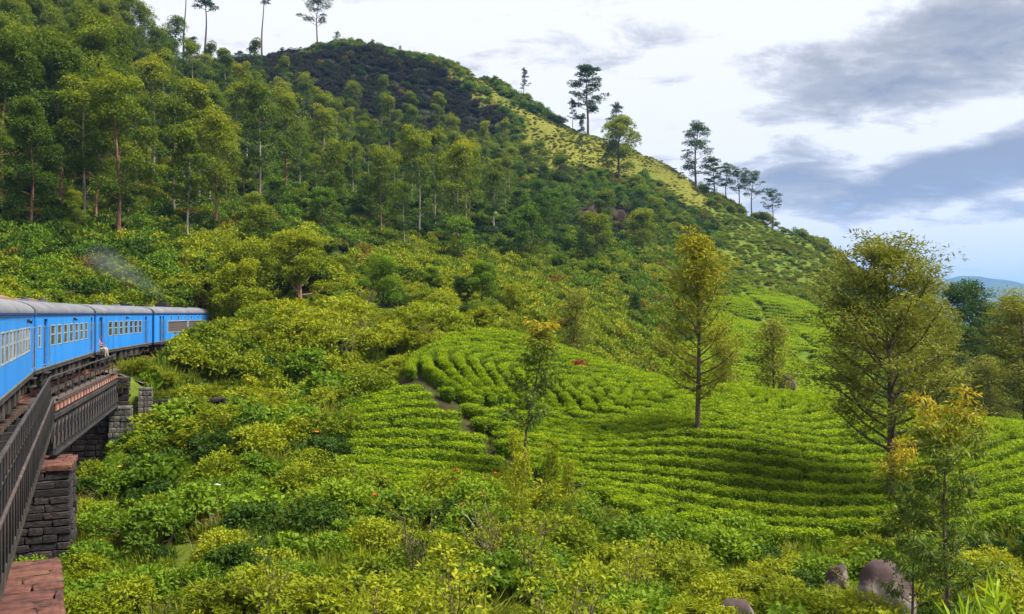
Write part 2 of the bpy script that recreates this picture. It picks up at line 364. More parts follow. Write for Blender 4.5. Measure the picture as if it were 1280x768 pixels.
# ------------------------------------------------------------------ ground sheet
def axis(lo, hi, step, far_lo, far_hi, g=1.09):
    a = list(np.arange(lo, hi + 1e-6, step)); s = step
    while a[-1] < far_hi: s *= g; a.append(a[-1] + s)
    s = step; b = [lo]
    while b[-1] > far_lo: s *= g; b.append(b[-1] - s)
    return np.array(b[1:][::-1] + a)
gx = axis(-60, 70, 0.9, -9000, 14000, 1.07); gy = axis(2, 110, 0.9, -3000, 15000, 1.055)
GX, GY = np.meshgrid(gx, gy); GZ = H(GX, GY)
V = np.stack([GX.ravel(), GY.ravel(), GZ.ravel()], -1)
nx, ny = len(gx), len(gy)
ii, jj = np.meshgrid(np.arange(ny - 1), np.arange(nx - 1), indexing='ij'); a = (ii * nx + jj).ravel()
Q = np.stack([a, a + 1, a + nx + 1, a + nx], -1)
# what covers the ground (soil, grass, rock): a material index painted where those really lie
front = GY > 4; sy_ = np.where(front, GY, 1e9)
PX, PY = proj(GX, sy_, GZ); far = (GY > 80) & front
cov = np.zeros((ny, nx, 4), np.float32); cov[..., 3] = 1
base = np.array([.080, .110, .012]); cov[..., :3] = base
n_ = fbm(GX / 30, GY / 30, 3)[..., None]
cov[..., :3] *= (1 + 0.7 * n_)
def paint(mask, c): cov[mask, :3] = np.array(c) * (1 + 0.5 * n_[mask])
paint(far & (PX < 560) & (PY < 345) & (GY < 420), (.040, .055, .014))
paint(far & inpoly(PX, PY, LOWHILL), (.085, .120, .012))
paint(far & inpoly(PX + 40 * n_[..., 0], PY + 40 * fbm(GX / 18 + 7, GY / 18, 3), GRASS) & (GY < 480), (.110, .112, .016))
paint(far & inpoly(PX + 30 * n_[..., 0], PY + 25 * fbm(GX / 18 + 7, GY / 18, 3), CLIFF) & (GY < 480), (.020, .020, .017))
paint(far & inpoly(PX + 12 * n_[..., 0], PY, ROCK2), (.060, .036, .028))
paint(inpoly(GX, GY, FIELD_POLY), (.080, .130, .010))
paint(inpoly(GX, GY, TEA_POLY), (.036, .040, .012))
paint(seg_dist(GX, GY, DITCH) < .5, (.030, .020, .012))
paint((GY > 700), (.050, .085, .020))
g_m, t, o = new_mat('ground_cover')
pb = N(t, 'ShaderNodeBsdfPrincipled'); pb.inputs['Roughness'].default_value = .95; pb.inputs['Specular IOR Level'].default_value = .1
at_ = N(t, 'ShaderNodeAttribute', attribute_name='cover'); tcg = N(t, 'ShaderNodeTexCoord')
nz = N(t, 'ShaderNodeTexNoise', i_Scale=0.9, i_Detail=8.0, i_Roughness=.7); t.links.new(tcg.outputs['Object'], nz.inputs['Vector'])
mr = N(t, 'ShaderNodeMapRange', n_1=.25, n_2=.75, n_3=.45, n_4=1.5); t.links.new(nz.outputs['Fac'], mr.inputs[0])
mmx = N(t, 'ShaderNodeMix', data_type='RGBA', blend_type='MULTIPLY'); mmx.inputs['Factor'].default_value = 1
t.links.new(at_.outputs['Color'], mmx.inputs['A']); t.links.new(mr.outputs[0], mmx.inputs['B']); t.links.new(mmx.outputs['Result'], pb.inputs['Base Color'])
bp = N(t, 'ShaderNodeBump', i_Strength=.8, i_Distance=.5); t.links.new(nz.outputs['Fac'], bp.inputs['Height']); t.links.new(bp.outputs[0], pb.inputs['Normal'])
t.links.new(pb.outputs[0], o.inputs[0])
gme = mesh_np('ground', V, Q, g_m, True, {'cover': cov.reshape(-1, 4)})
tag(link('ground', gme), kind='structure')

# ------------------------------------------------------------------ far mountains
hm = surf('mountain_forest', [(0.2, (.020, .040, .018)), (0.5, (.035, .060, .022)), (0.8, (.06, .08, .03))], .004, rough=1, spec=.05)
def mountain(y0, y1, x0, x1, prof, step=90):
    xs = np.arange(x0, x1, step); ys = np.linspace(y0, y1, 16)
    A, B = np.meshgrid(xs, ys); t_ = (B - y0) / (y1 - y0)
    Z = -75 + np.interp(A, *prof) * np.sin(np.pi * np.clip(t_, 0, 1)) ** 1.2 * (1 + .35 * fbm(A / 700., B / 700., 4)) + 30 * fbm(A / 300., B / 300., 3) * np.sin(np.pi * t_)
    n_x = len(xs); i_, j_ = np.meshgrid(np.arange(15), np.arange(n_x - 1), indexing='ij'); a_ = (i_ * n_x + j_).ravel()
    me = mesh_np('hills', np.stack([A.ravel(), B.ravel(), Z.ravel()], -1), np.stack([a_, a_ + 1, a_ + n_x + 1, a_ + n_x], -1), hm, True)
    tag(link('hills', me), kind='structure')
mountain(5600, 7600, -2500, 8500, ([-2500, 2000, 2900, 3400, 3800, 4400, 6000, 8500], [150, 200, 270, 350, 305, 365, 340, 300]))
mountain(4300, 5400, -2500, 7000, ([-2500, 2000, 2500, 3000, 7000], [60, 110, 150, 190, 200]))

# haze -----------------------------------------------------------------
hz, t, o = new_mat('haze_air')
pv = N(t, 'ShaderNodeVolumePrincipled'); pv.inputs['Color'].default_value = (.24, .48, 1.0, 1); pv.inputs['Density'].default_value = 1.05e-4; pv.inputs['Anisotropy'].default_value = .2
t.links.new(pv.outputs[0], o.inputs['Volume'])
hb = MB().box((2500, 6000, 200), (25000, 19000, 680)).build('haze', hz); tag(hb, 'pale blue haze in the valley air', 'haze', kind='stuff')
# ================================================================== plants
def unit(v): return v / (np.linalg.norm(v, axis=-1, keepdims=True) + 1e-9)
class Leaves:
    def __init__(s): s.p = []; s.d = []; s.n = []; s.l = []; s.w = []; s.t = []
    def add(s, p, d, n, l, w_, t_):
        k = len(p); s.p.append(p); s.d.append(d); s.n.append(n)
        s.l.append(np.broadcast_to(l, (k,))); s.w.append(np.broadcast_to(w_, (k,))); s.t.append(np.broadcast_to(t_, (k,)))
    def mesh(s, name, mat, fold=.18, mid=.45):
        P = np.concatenate(s.p); D = unit(np.concatenate(s.d)); Nn = np.concatenate(s.n); l = np.concatenate(s.l)[:, None]; w_ = np.concatenate(s.w)[:, None]; tt = np.concatenate(s.t)
        S = unit(np.cross(D, Nn)); Nn = np.cross(S, D)
        A = P; B = P + D * l * mid + S * w_ / 2 + Nn * w_ * fold; C = P + D * l - Nn * l * .06; E = P + D * l * mid - S * w_ / 2 + Nn * w_ * fold
        V = np.stack([A, B, C, E], 1).reshape(-1, 3); n = len(P)
        f = np.arange(n * 4).reshape(n, 4)
        return mesh_np(name, V, f, mat, False, {'tint': np.clip(np.repeat(tt, 4), 0, 1)})
def clump(lv, r, c, rad, n, ll, lw, t0=0.0, up=.45, droop=0.0, shell=.55, flat=1.0):
    """a spray of leaves: dense toward the outside, lying outward and skyward"""
    u = unit(r.normal(size=(n, 3))); u[:, 2] = np.where((u[:, 2] < -.25), -u[:, 2], u[:, 2])
    q = shell + (1 - shell) * r.random(n) ** .7
    rad = np.array(rad, float) * np.ones(3)
    p = np.array(c) + u * rad * q[:, None]
    nn = unit(u * .7 + np.array([0, 0, up]) + r.normal(size=(n, 3)) * .45)
    d = unit(u * np.array([1, 1, .3]) + r.normal(size=(n, 3)) * .6 + np.array([0, 0, -droop]))
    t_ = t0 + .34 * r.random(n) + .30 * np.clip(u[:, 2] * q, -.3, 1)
    lv.add(p, d, nn, ll * (.65 + .7 * r.random(n)), lw * (.65 + .7 * r.random(n)), t_)
def limb(p0, az_, elv, ln, bend, r, k=6):
    t_ = np.linspace(0, 1, k); e = elv + bend * t_
    st = np.stack([np.cos(e) * math.cos(az_), np.cos(e) * math.sin(az_), np.sin(e)], -1) * (ln / (k - 1))
    st[:, :2] += r.normal(size=(k, 2)) * ln * .02
    pts = np.vstack([p0, p0 + np.cumsum(st[:-1], 0)]); return pts
def tree_mesh(name, seed, Ht, cb, rfun, nl, per, crad, nleaf, ll, lw, leaf, bark, tr=.22, el0=.5, bend=.4, lean=0.0, wob=.25, sub=2, droop=0., t_top=.25, taper=.75, flat=.7, fork=None, up=.45, bare=0, shell=.5, tipbias=.45, elr=.5, tpow=2):
    r = np.random.default_rng(seed); wd = MB(); lv = Leaves()
    k = 12; tt = np.linspace(0, 1, k)
    ang = r.random() * 6.28; path = np.stack([lean * tt ** 1.3 * Ht + wob * np.sin(tt * 5 + ang) * tt, wob * np.cos(tt * 4.2 + ang) * tt, tt * Ht * .97], -1)
    path[0, 2] = -.6
    rr = tr * (1 - taper * tt) ; rr[0] *= 1.25; rr[-1] = tr * .06
    wd.tube(path, rr, 8)
    def onpath(t_): return np.array([np.interp(t_, tt, path[:, i]) for i in range(3)])
    az_ = r.random() * 6.28
    for i in range(nl):
        f = (i + .5) / nl; th = cb + (1 - cb) * f ** .92; az_ += 2.4 + r.normal() * .35
        ln = rfun(f) * (.72 + .5 * r.random())
        pts = limb(onpath(min(th, .985)), az_, el0 + elr * f + r.normal() * .14, ln, bend, r)
        r0 = max(tr * .42 * (1 - .75 * f), .02) * min(1, ln / 2.5 + .25)
        wd.tube(pts, np.linspace(r0, r0 * .22, len(pts)), 5)
        tips = []
        for j in range(per):
            q = tipbias + (1 - tipbias) * (j + .6) / per
            p = np.array([np.interp(q, np.linspace(0, 1, len(pts)), pts[:, x]) for x in range(3)])
            off = r.normal(size=3) * np.array([.5, .5, .3]) * crad * .8
            if sub and j < per - 1:
                wd.tube(np.vstack([p, p + off * .5 + [0, 0, .1 * crad], p + off]), [r0 * .35, r0 * .25, r0 * .1], 4)
            tips.append(p + off)
        for p in tips:
            c = crad * (.65 + .6 * r.random()); n = int(nleaf * (.6 + .8 * r.random()))
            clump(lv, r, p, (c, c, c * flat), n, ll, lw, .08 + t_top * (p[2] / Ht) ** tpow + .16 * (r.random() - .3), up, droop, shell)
    for j in range(3):
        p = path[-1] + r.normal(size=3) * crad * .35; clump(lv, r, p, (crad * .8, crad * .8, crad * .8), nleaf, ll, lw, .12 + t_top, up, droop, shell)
    for j in range(bare):
        th = cb * (.35 + .6 * r.random()); a_ = r.random() * 6.28
        pts = limb(onpath(th), a_, .3 + .4 * r.random(), Ht * .10 * (.5 + r.random()), .3, r); wd.tube(pts, np.linspace(tr * .22, tr * .05, len(pts)), 4)
    return wd.mesh(name + '_trunk', bark, True), lv.mesh(name + '_crown', leaf)
def place_tree(name, pair, loc, rz, s, label, cat='tree', group=None, sz=None):
    e = empty(name, loc, rz); e.scale = (s, s, sz or s)
    link('trunk', pair[0], e); link('crown', pair[1], e)
    tag(e, label, cat, group); return e
dome = lambda R_: (lambda f: R_ * (1 - abs(2 * f - .75) ** 2 * .62) if f < .9 else R_ * .42)
cone = lambda R_, p=1.0: (lambda f: R_ * (.25 + .75 * (1 - f) ** p))
egg = lambda R_: (lambda f: R_ * (.45 + .55 * math.sin(math.pi * min(1, .22 + f * .78)) ** .8))
umb = lambda R_: (lambda f: R_ * (.55 + .45 * math.sin(math.pi * (.25 + .6 * f))))

EUC = [tree_mesh('eucalyptus', 11 + i, 26, cb, fn, nl, 3, cr, 125, .58, .28, LM['euc'], [BARK_PALE, BARK_PALE, BARK_RED, BARK_PALE, BARK_PALE][i], tr=.30, el0=.35, bend=.5, wob=.5, droop=.35, bare=5, t_top=.36, flat=.95, shell=.62)  # t_top yellows the upper leaves: sunlit crown tops painted into the tint
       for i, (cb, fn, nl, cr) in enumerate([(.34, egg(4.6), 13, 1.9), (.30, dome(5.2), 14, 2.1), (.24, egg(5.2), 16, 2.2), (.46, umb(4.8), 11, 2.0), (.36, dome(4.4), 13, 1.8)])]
BIGEUC = [tree_mesh('gum_tree', 31 + i, 26, .22, fn, 17, 4, 1.9, 210, .46, .2, LM['euc'], BARK_RED, tr=.36, el0=.25, bend=.6, wob=.8, droop=.35, bare=5, t_top=.36, flat=.95, shell=.62) for i, fn in enumerate([egg(6.0), dome(6.4), cone(6.2, .7)])]  # sunlit yellow of the crown tops put into the leaf tint by t_top
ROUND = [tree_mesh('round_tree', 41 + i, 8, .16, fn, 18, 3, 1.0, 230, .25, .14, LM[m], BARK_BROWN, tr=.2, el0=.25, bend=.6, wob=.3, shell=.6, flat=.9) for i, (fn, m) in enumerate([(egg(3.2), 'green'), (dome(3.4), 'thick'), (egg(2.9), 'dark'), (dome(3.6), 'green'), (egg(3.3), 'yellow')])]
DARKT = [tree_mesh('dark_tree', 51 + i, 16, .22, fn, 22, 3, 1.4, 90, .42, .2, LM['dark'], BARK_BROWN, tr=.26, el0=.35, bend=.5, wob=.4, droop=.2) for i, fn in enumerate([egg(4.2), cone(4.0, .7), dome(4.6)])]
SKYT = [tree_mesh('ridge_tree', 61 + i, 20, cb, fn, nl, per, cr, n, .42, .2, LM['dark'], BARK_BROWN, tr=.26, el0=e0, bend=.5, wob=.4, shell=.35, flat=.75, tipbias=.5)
        for i, (cb, fn, nl, per, cr, n, e0) in enumerate([(.45, umb(6.0), 16, 3, 1.15, 80, .55), (.25, egg(3.6), 22, 3, .95, 90, .2), (.86, umb(2.0), 6, 2, .7, 70, .3), (.10, egg(4.6), 22, 3, 1.2, 90, .35), (.35, cone(3.0, .8), 16, 2, .9, 90, .2)])]

# near feathery silver oaks: many fine sprays on thin ascending branches
def silver_oak(name, seed, Ht, cb, rfun, nl, leaf, tr, per=6, nleaf=62, ll=.30, lw=.07, crad=.60, lean=0.0, t_top=.25, elr=.75):
    return tree_mesh(name, seed, Ht, cb, rfun, nl, per, crad, nleaf, ll, lw, leaf, BARK_BROWN, tr=tr, el0=.30, bend=.55, wob=.2, lean=lean, droop=.15, t_top=t_top, shell=.15, flat=.8, tipbias=.25, elr=elr, up=.3)

# shrubs ---------------------------------------------------------------
def shrub_mesh(name, seed, nst, rad, ht, ncl, crad, nleaf, ll, lw, leaf, stem=True, droop=0., up=.5, t_top=.3, shell=.55, arch=False, fl=None):
    r = np.random.default_rng(seed); lv = Leaves(); wd = MB()
    for i in range(ncl):
        a_ = r.random() * 6.28; q = math.sqrt(r.random()) * rad; zz = ht * (1 - (q / rad) ** 2 * .65) * (.45 + .5 * r.random() ** .6)
        c = np.array([q * math.cos(a_), q * math.sin(a_), zz]); cc = crad * (.6 + .8 * r.random())
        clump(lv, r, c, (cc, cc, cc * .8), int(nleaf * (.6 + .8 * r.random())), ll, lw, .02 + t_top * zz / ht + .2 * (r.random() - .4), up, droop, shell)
        if stem and i < nst:
            b = np.array([c[0] * .15, c[1] * .15, -.3]); m_ = (b + c) / 2 + np.array([c[0] * .15, c[1] * .15, .1])
            wd.tube(np.vstack([b, m_, c + [0, 0, .1]]), [.035, .025, .01], 4)
    lm = lv.mesh(name, leaf)
    if stem:
        me = wd.mesh(name + '_stem', BARK_BROWN, True); return lm, me
    return lm, None
def spray_mesh(name, seed, nst, ht, rad, nl, ll, lw, leaf, bark=BARK_BROWN):
    """many arching stems feathered with leaves along their length"""
    r = np.random.default_rng(seed); lv = Leaves(); wd = MB()
    for i in range(nst):
        a_ = r.random() * 6.28; out_ = rad * math.sqrt(r.random()); h_ = ht * (.6 + .5 * r.random())
        t_ = np.linspace(0, 1, 7); pts = np.stack([out_ * t_ ** 1.6 * math.cos(a_), out_ * t_ ** 1.6 * math.sin(a_), h_ * np.sin(t_ * 1.9) / math.sin(1.57) * .98 - .2], -1)
        wd.tube(pts, np.linspace(.016, .004, 7), 3, cap=False)
        q = .25 + .75 * r.random(nl); p = np.stack([np.interp(q, t_, pts[:, x]) for x in range(3)], -1)
        d = unit(r.normal(size=(nl, 3)) * np.array([1, 1, .5]) + np.array([.6 * math.cos(a_), .6 * math.sin(a_), .25]))
        lv.add(p, d, unit(r.normal(size=(nl, 3)) * .5 + np.array([0, 0, 1])), ll * (.6 + .8 * r.random(nl)), lw * (.7 + .6 * r.random(nl)), .15 + .4 * r.random(nl) + .35 * q * r.random())
    return lv.mesh(name, leaf), wd.mesh(name + '_stem', bark, True)
SH = {}
for i in range(3): SH['thick%d' % i] = shrub_mesh('thicket_shrub', 100 + i, 8, 1.05, 1.35, 26, .36, 105, .135, .07, LM['thick'], shell=.4)
for i in range(2): SH['green%d' % i] = shrub_mesh('green_shrub', 110 + i, 7, 1.05, 1.3, 24, .37, 95, .15, .085, LM['green'], shell=.4)
for i in range(2): SH['yellow%d' % i] = spray_mesh('feathery_shrub', 120 + i, 46, 1.35, 1.15, 62, .19, .045, LM['yellow'])
for i in range(2): SH['dark%d' % i] = shrub_mesh('dark_shrub', 130 + i, 6, 1.0, 1.2, 28, .36, 95, .13, .08, LM['dark'])
def grass_clump(seed, n=260):
    r = np.random.default_rng(seed); lv = Leaves(); a_ = r.random(n) * 6.28; e_ = .75 + .7 * r.random(n)
    d = np.stack([np.cos(a_) * np.cos(e_), np.sin(a_) * np.cos(e_), np.sin(e_)], -1); p = np.stack([np.cos(a_), np.sin(a_), np.zeros(n)], -1) * (.30 * np.sqrt(r.random(n)))[:, None]
    nrm = np.stack([-np.sin(a_), np.cos(a_), np.zeros(n)], -1); nrm = np.cross(nrm, d); l1 = .45 + .4 * r.random(n); t_ = .15 + .7 * r.random(n)
    lv.add(p, d, nrm, l1, .035, t_); d2 = unit(d * [1, 1, .2] + r.normal(size=(n, 3)) * .15); lv.add(p + d * l1[:, None] * .8, d2, nrm, l1 * .8, .03, t_ + .1)
    return lv.mesh('grass_clump', LM['grass'])
SH['grass0'] = (grass_clump(145), None)
def dead_mesh(seed):
    r = np.random.default_rng(seed); lv = Leaves(); wd = MB()
    for k in range(9):
        a_ = r.random() * 6.28; pts = limb(np.array([0, 0, -.2]), a_, .9 + .4 * r.random(), 1.2 + .9 * r.random(), -.25, r, 6); wd.tube(pts, np.linspace(.018, .005, 6), 4)
        for j in range(5):
            q = pts[2 + j % 4]; lb = limb(q, r.random() * 6.28, .5, .25 + .35 * r.random(), .3, r, 4); wd.tube(lb, np.linspace(.008, .003, 4), 3); clump(lv, r, lb[-1], .12, 9, .13, .04, .3, .4, .3, .2)
    return lv.mesh('withered_shrub', LM['dry']), wd.mesh('withered_stem', BARK_PALE, True)
SH['withered0'] = dead_mesh(147)
SH['big0'] = shrub_mesh('broadleaf_shrub', 140, 8, .95, 1.35, 26, .34, 34, .26, .19, LM['green'])
SH['lime0'] = shrub_mesh('lime_shrub', 150, 8, 1.0, 1.3, 30, .33, 70, .15, .06, LM['yellow'])
# coarse shrubs for the far slopes, 4 m across
FAR = {}
for i, m in enumerate(('thick', 'green', 'dark', 'yellow', 'purple', 'dry', 'euc')):
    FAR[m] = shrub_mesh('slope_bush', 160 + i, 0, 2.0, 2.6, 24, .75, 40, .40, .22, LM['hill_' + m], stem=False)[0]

def scatter(name, pts, rz, scl, srcs, idx, label, cat):
    """one uncountable cover: instances of a few plants on the given points"""
    me = bpy.data.meshes.new(name); n = len(pts)
    me.vertices.add(n); me.vertices.foreach_set('co', np.asarray(pts, np.float32).ravel())
    for k, typ, fld, val in (('rot', 'FLOAT_VECTOR', 'vector', np.stack([np.zeros(n), np.zeros(n), rz], -1)), ('scl', 'FLOAT_VECTOR', 'vector', np.broadcast_to(np.asarray(scl, float).reshape(n, -1), (n, 3)))):
        a_ = me.attributes.new(k, typ, 'POINT'); a_.data.foreach_set(fld, np.ascontiguousarray(val, np.float32).ravel())
    a_ = me.attributes.new('idx', 'INT', 'POINT'); a_.data.foreach_set('value', np.asarray(idx, np.int32))
    o_ = link(name, me); g = bpy.data.node_groups.new(name, 'GeometryNodeTree')
    g.interface.new_socket('Geometry', in_out='INPUT', socket_type='NodeSocketGeometry'); g.interface.new_socket('Geometry', in_out='OUTPUT', socket_type='NodeSocketGeometry')
    gi = g.nodes.new('NodeGroupInput'); go = g.nodes.new('NodeGroupOutput'); ip = g.nodes.new('GeometryNodeInstanceOnPoints'); jn = g.nodes.new('GeometryNodeJoinGeometry')
    for s_ in reversed(srcs):
        oi = g.nodes.new('GeometryNodeObjectInfo'); oi.transform_space = 'ORIGINAL'; oi.inputs['Object'].default_value = s_; oi.inputs['As Instance'].default_value = True
        g.links.new(oi.outputs['Geometry'], jn.inputs[0])
    def na(nm, ty):
        x = g.nodes.new('GeometryNodeInputNamedAttribute'); x.data_type = ty; x.inputs['Name'].default_value = nm; return x.outputs['Attribute']
    g.links.new(gi.outputs[0], ip.inputs['Points']); g.links.new(jn.outputs[0], ip.inputs['Instance']); ip.inputs['Pick Instance'].default_value = True
    g.links.new(na('idx', 'INT'), ip.inputs['Instance Index'])
    e2r = g.nodes.new('FunctionNodeEulerToRotation'); g.links.new(na('rot', 'FLOAT_VECTOR'), e2r.inputs[0]); g.links.new(e2r.outputs[0], ip.inputs['Rotation'])
    g.links.new(na('scl', 'FLOAT_VECTOR'), ip.inputs['Scale']); g.links.new(ip.outputs[0], go.inputs[0])
    md = o_.modifiers.new('scatter', 'NODES'); md.node_group = g
    tag(o_, label, cat, kind='stuff'); return o_
SHRUB_N = {'thick': 'thicket_shrub', 'green': 'green_shrub', 'yellow': 'feathery_shrub', 'dark': 'dark_shrub', 'big': 'broadleaf_shrub', 'lime': 'lime_shrub', 'grass': 'grass_clump', 'withered': 'withered_shrub'}
SHRUB_D = {'thick': 'olive green small-leaved shrub', 'green': 'fresh green leafy shrub', 'yellow': 'feathery yellow-green shrub with arching sprays', 'dark': 'dense dark green shrub', 'big': 'shrub with broad bright green leaves', 'lime': 'yellowish narrow-leaved shrub', 'grass': 'arching tall grass clump', 'withered': 'withered thin-stemmed shrub'}
FIRST = {}
def place_shrub(kind, loc, s, zone, rz=None, sz=None):
    lm, wm = SH[kind]; k = kind[:-1]
    o_ = link(SHRUB_N[k], lm, None, loc, (rng.normal() * .12, rng.normal() * .12, rng.random() * 6.28 if rz is None else rz), (s, s, sz or s))
    if wm: link('stem', wm, o_)
    lab = SHRUB_D[k] + ' ' + zone
    tag(o_, lab, 'grass clump' if k == 'grass' else 'shrub', lab); FIRST.setdefault(kind, o_); return o_

# ------------------------------------------------------------------ tea
def tea_mesh(seed, n=520, ll=.13, lw=.075):
    r = np.random.default_rng(seed); lv = Leaves()
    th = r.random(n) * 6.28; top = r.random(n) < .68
    q = np.sqrt(r.random(n)); bump_ = .06 * np.sin(th * 3 + seed) + .05 * np.sin(th * 5 + 2 * seed)
    x = np.where(top, q * .60, .62 + .06 * r.random(n)) * np.cos(th) * (1 + bump_); y = np.where(top, q * .56, .58 + .06 * r.random(n)) * np.sin(th) * (1 + bump_)
    z = np.where(top, .80 - .10 * q ** 3 + .05 * r.normal(size=n) + .05 * np.sin(x * 9 + seed) * np.cos(y * 8), .18 + .58 * r.random(n))
    z = np.where(top, z, z); p = np.stack([x, y, z], -1)
    outw = np.stack([np.cos(th), np.sin(th), np.zeros(n)], -1)
    nn = np.where(top[:, None], np.array([0, 0, 1.0]) + r.normal(size=(n, 3)) * .35 + outw * .25 * q[:, None], outw + np.array([0, 0, .5]) + r.normal(size=(n, 3)) * .3)
    d = r.normal(size=(n, 3)) * np.array([1, 1, .5]) + np.where(top[:, None], np.array([0, 0, .35]), outw * .5 + np.array([0, 0, .3]))
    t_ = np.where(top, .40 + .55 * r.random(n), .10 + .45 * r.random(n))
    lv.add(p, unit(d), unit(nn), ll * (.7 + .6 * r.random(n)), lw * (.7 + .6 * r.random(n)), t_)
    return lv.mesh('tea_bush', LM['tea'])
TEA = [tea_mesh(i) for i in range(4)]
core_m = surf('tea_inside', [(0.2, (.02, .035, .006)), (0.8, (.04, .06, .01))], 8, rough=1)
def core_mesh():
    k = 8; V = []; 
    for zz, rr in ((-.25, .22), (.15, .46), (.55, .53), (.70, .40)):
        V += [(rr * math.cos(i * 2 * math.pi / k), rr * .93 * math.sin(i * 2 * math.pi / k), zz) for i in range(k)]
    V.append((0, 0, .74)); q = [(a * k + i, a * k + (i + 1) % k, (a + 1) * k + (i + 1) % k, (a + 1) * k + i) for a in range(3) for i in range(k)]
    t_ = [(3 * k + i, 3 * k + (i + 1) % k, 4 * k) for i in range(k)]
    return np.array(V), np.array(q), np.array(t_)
# leaves and the twiggy inside of one bush share one mesh
def join_core(me):
    Vc, qc, tcx = core_mesh(); n = len(me.vertices); co = np.empty(n * 3, np.float32); me.vertices.foreach_get('co', co)
    tt = np.empty(n, np.float32); me.attributes['tint'].data.foreach_get('value', tt)
    V_ = np.vstack([co.reshape(-1, 3), Vc]); f = np.arange(n).reshape(-1, 4)
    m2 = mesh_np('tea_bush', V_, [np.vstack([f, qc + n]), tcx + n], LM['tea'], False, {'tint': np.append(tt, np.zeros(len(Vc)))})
    return m2
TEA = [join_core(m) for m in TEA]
TEA_FAR = [join_core(tea_mesh(20 + i, 110, .30, .2)) for i in range(2)]

Cx, Cy = 12.0, 60.5
bx_, by_, brz, bac = [], [], [], []
# rows ringing the knoll
for k in np.arange(1, 50, .5):
    rho = 1.17 * k; per = int(2 * math.pi * rho * 1.45 / .72)
    ph = (np.arange(per) + rng.random() ) / per * 2 * math.pi + rng.normal(size=per) * .06 / max(rho, 1)
    rj = rho + rng.normal(size=per) * .03 + .9 * np.sin(ph * 2 + 1.2) * min(1, k / 8) + .5 * np.sin(ph * 5 + k * .13)
    x = Cx + 1.75 * rj * np.cos(ph); y = Cy + rj * np.sin(ph)
    wx = 1.6 * fbm(x / 14., y / 14., 2); x = x + wx; y = y + 1.2 * fbm(x / 16. + 9, y / 16., 2)
    tx, ty = -1.75 * np.sin(ph), np.cos(ph); qf = 1 / np.sqrt(np.cos(ph) ** 2 / 3.06 + np.sin(ph) ** 2)
    keep = inpoly(x, y, TEA_POLY) & (seg_dist(x, y, DITCH) > .70)
    # the strip left of the ditch is planted across the slope instead
    side = np.zeros(per, bool)
    dl = np.array(DITCH); yd = np.interp(x, dl[:, 0], dl[:, 1]); side = (y < yd) & (x < dl[-1, 0]) | (x < dl[0, 0])
    gap = (np.abs(((ph - .55 - .02 * k) % .9) - .45) * rho * 1.4 < .35) & (k % 6 == 0)
    if k % 1: keep &= qf > 1.34
    keep &= ~side & ~gap & (rng.random(per) > .012)
    bx_.append(x[keep]); by_.append(y[keep]); brz.append(np.arctan2(ty, tx)[keep]); bac.append(np.where(qf < 1.34, .61 * np.minimum(qf, 1.12), .61 * np.maximum(qf / 2, .80))[keep])
for k in range(46):
    u = np.arange(-24, 4, .76) + rng.random(); yy = 38 + k * 1.16 + .10 * u + .5 * np.sin(u * .35 + k * .2) + rng.normal(size=len(u)) * .04
    dl = np.array(DITCH); yd = np.interp(u, dl[:, 0], dl[:, 1]); side = ((yy < yd) & (u < dl[-1, 0])) | (u < dl[0, 0])
    keep = inpoly(u, yy, TEA_POLY) & (seg_dist(u, yy, DITCH) > .70) & side & (rng.random(len(u)) > .04)
    bx_.append(u[keep]); by_.append(yy[keep]); brz.append(np.full(keep.sum(), .1)); bac.append(np.full(keep.sum(), .61))
tx_, ty_, trz, tac = np.concatenate(bx_), np.concatenate(by_), np.concatenate(brz), np.concatenate(bac)
tz_ = H(tx_, ty_)
px_, py_ = proj(tx_, ty_, tz_); vis = (px_ > -60) & (px_ < 1345)
tx_, ty_, tz_, trz, tac = tx_[vis], ty_[vis], tz_[vis], trz[vis], tac[vis]
order = np.argsort(ty_); tsc = np.stack([.98 + .10 * rng.random(len(tx_)), tac * (.96 + .1 * rng.random(len(tx_))), 1.0 + .12 * rng.random(len(tx_))], -1)
tea0 = []
for c_, i in enumerate(order):
    if c_ >= 300: break
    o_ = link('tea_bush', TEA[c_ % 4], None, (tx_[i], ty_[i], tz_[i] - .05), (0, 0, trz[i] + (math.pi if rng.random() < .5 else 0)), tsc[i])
    tag(o_, 'clipped flat-topped tea bush in the lower rows of the tea slope', 'tea bush', 'tea bushes in the lower rows'); tea0.append(o_)
rest = order[300:]
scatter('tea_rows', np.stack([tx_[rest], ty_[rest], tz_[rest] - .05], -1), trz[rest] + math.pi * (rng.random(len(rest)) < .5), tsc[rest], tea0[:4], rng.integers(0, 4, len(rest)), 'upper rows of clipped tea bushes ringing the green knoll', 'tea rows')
print('tea', len(tx_))
# distant tea field across the dip
fx, fy, fz_ = [], [], []
for k in range(95):
    yy = 92 + k * 1.30; u = np.arange(10, 92, 1.25) + rng.random() * 1.2
    y2 = yy + 2.2 * fbm(u / 26., np.full(len(u), yy / 26.), 2) - .05 * u
    keep = inpoly(u, y2, FIELD_POLY) & (rng.random(len(u)) > .03)
    for A_, B_ in (((930, 205), (962, 178)), ((985, 172), (1015, 158)), ((1000, 140), (1012, 150)), ((910, 150), (1040, 157)), ((1000, 128), (1060, 131)), ((905, 128), (950, 132)), ((890, 183), (1060, 176))):
        pa, pb_ = worldpoly([A_, B_]); keep &= seg_dist(u, y2, [pa, pb_]) > .9
    fx.append(u[keep]); fy.append(y2[keep])
fx, fy = np.concatenate(fx), np.concatenate(fy); fz_ = H(fx, fy)
FS = [tag(link('tea_bush', TEA_FAR[i], None, (fx[i * 40], fy[i * 40], fz_[i * 40]), None, (1.25, 1.1, 1)), 'small tea bush at the edge of the distant tea field', 'tea bush', 'tea bushes at the edge of the distant field') for i in range(2)]
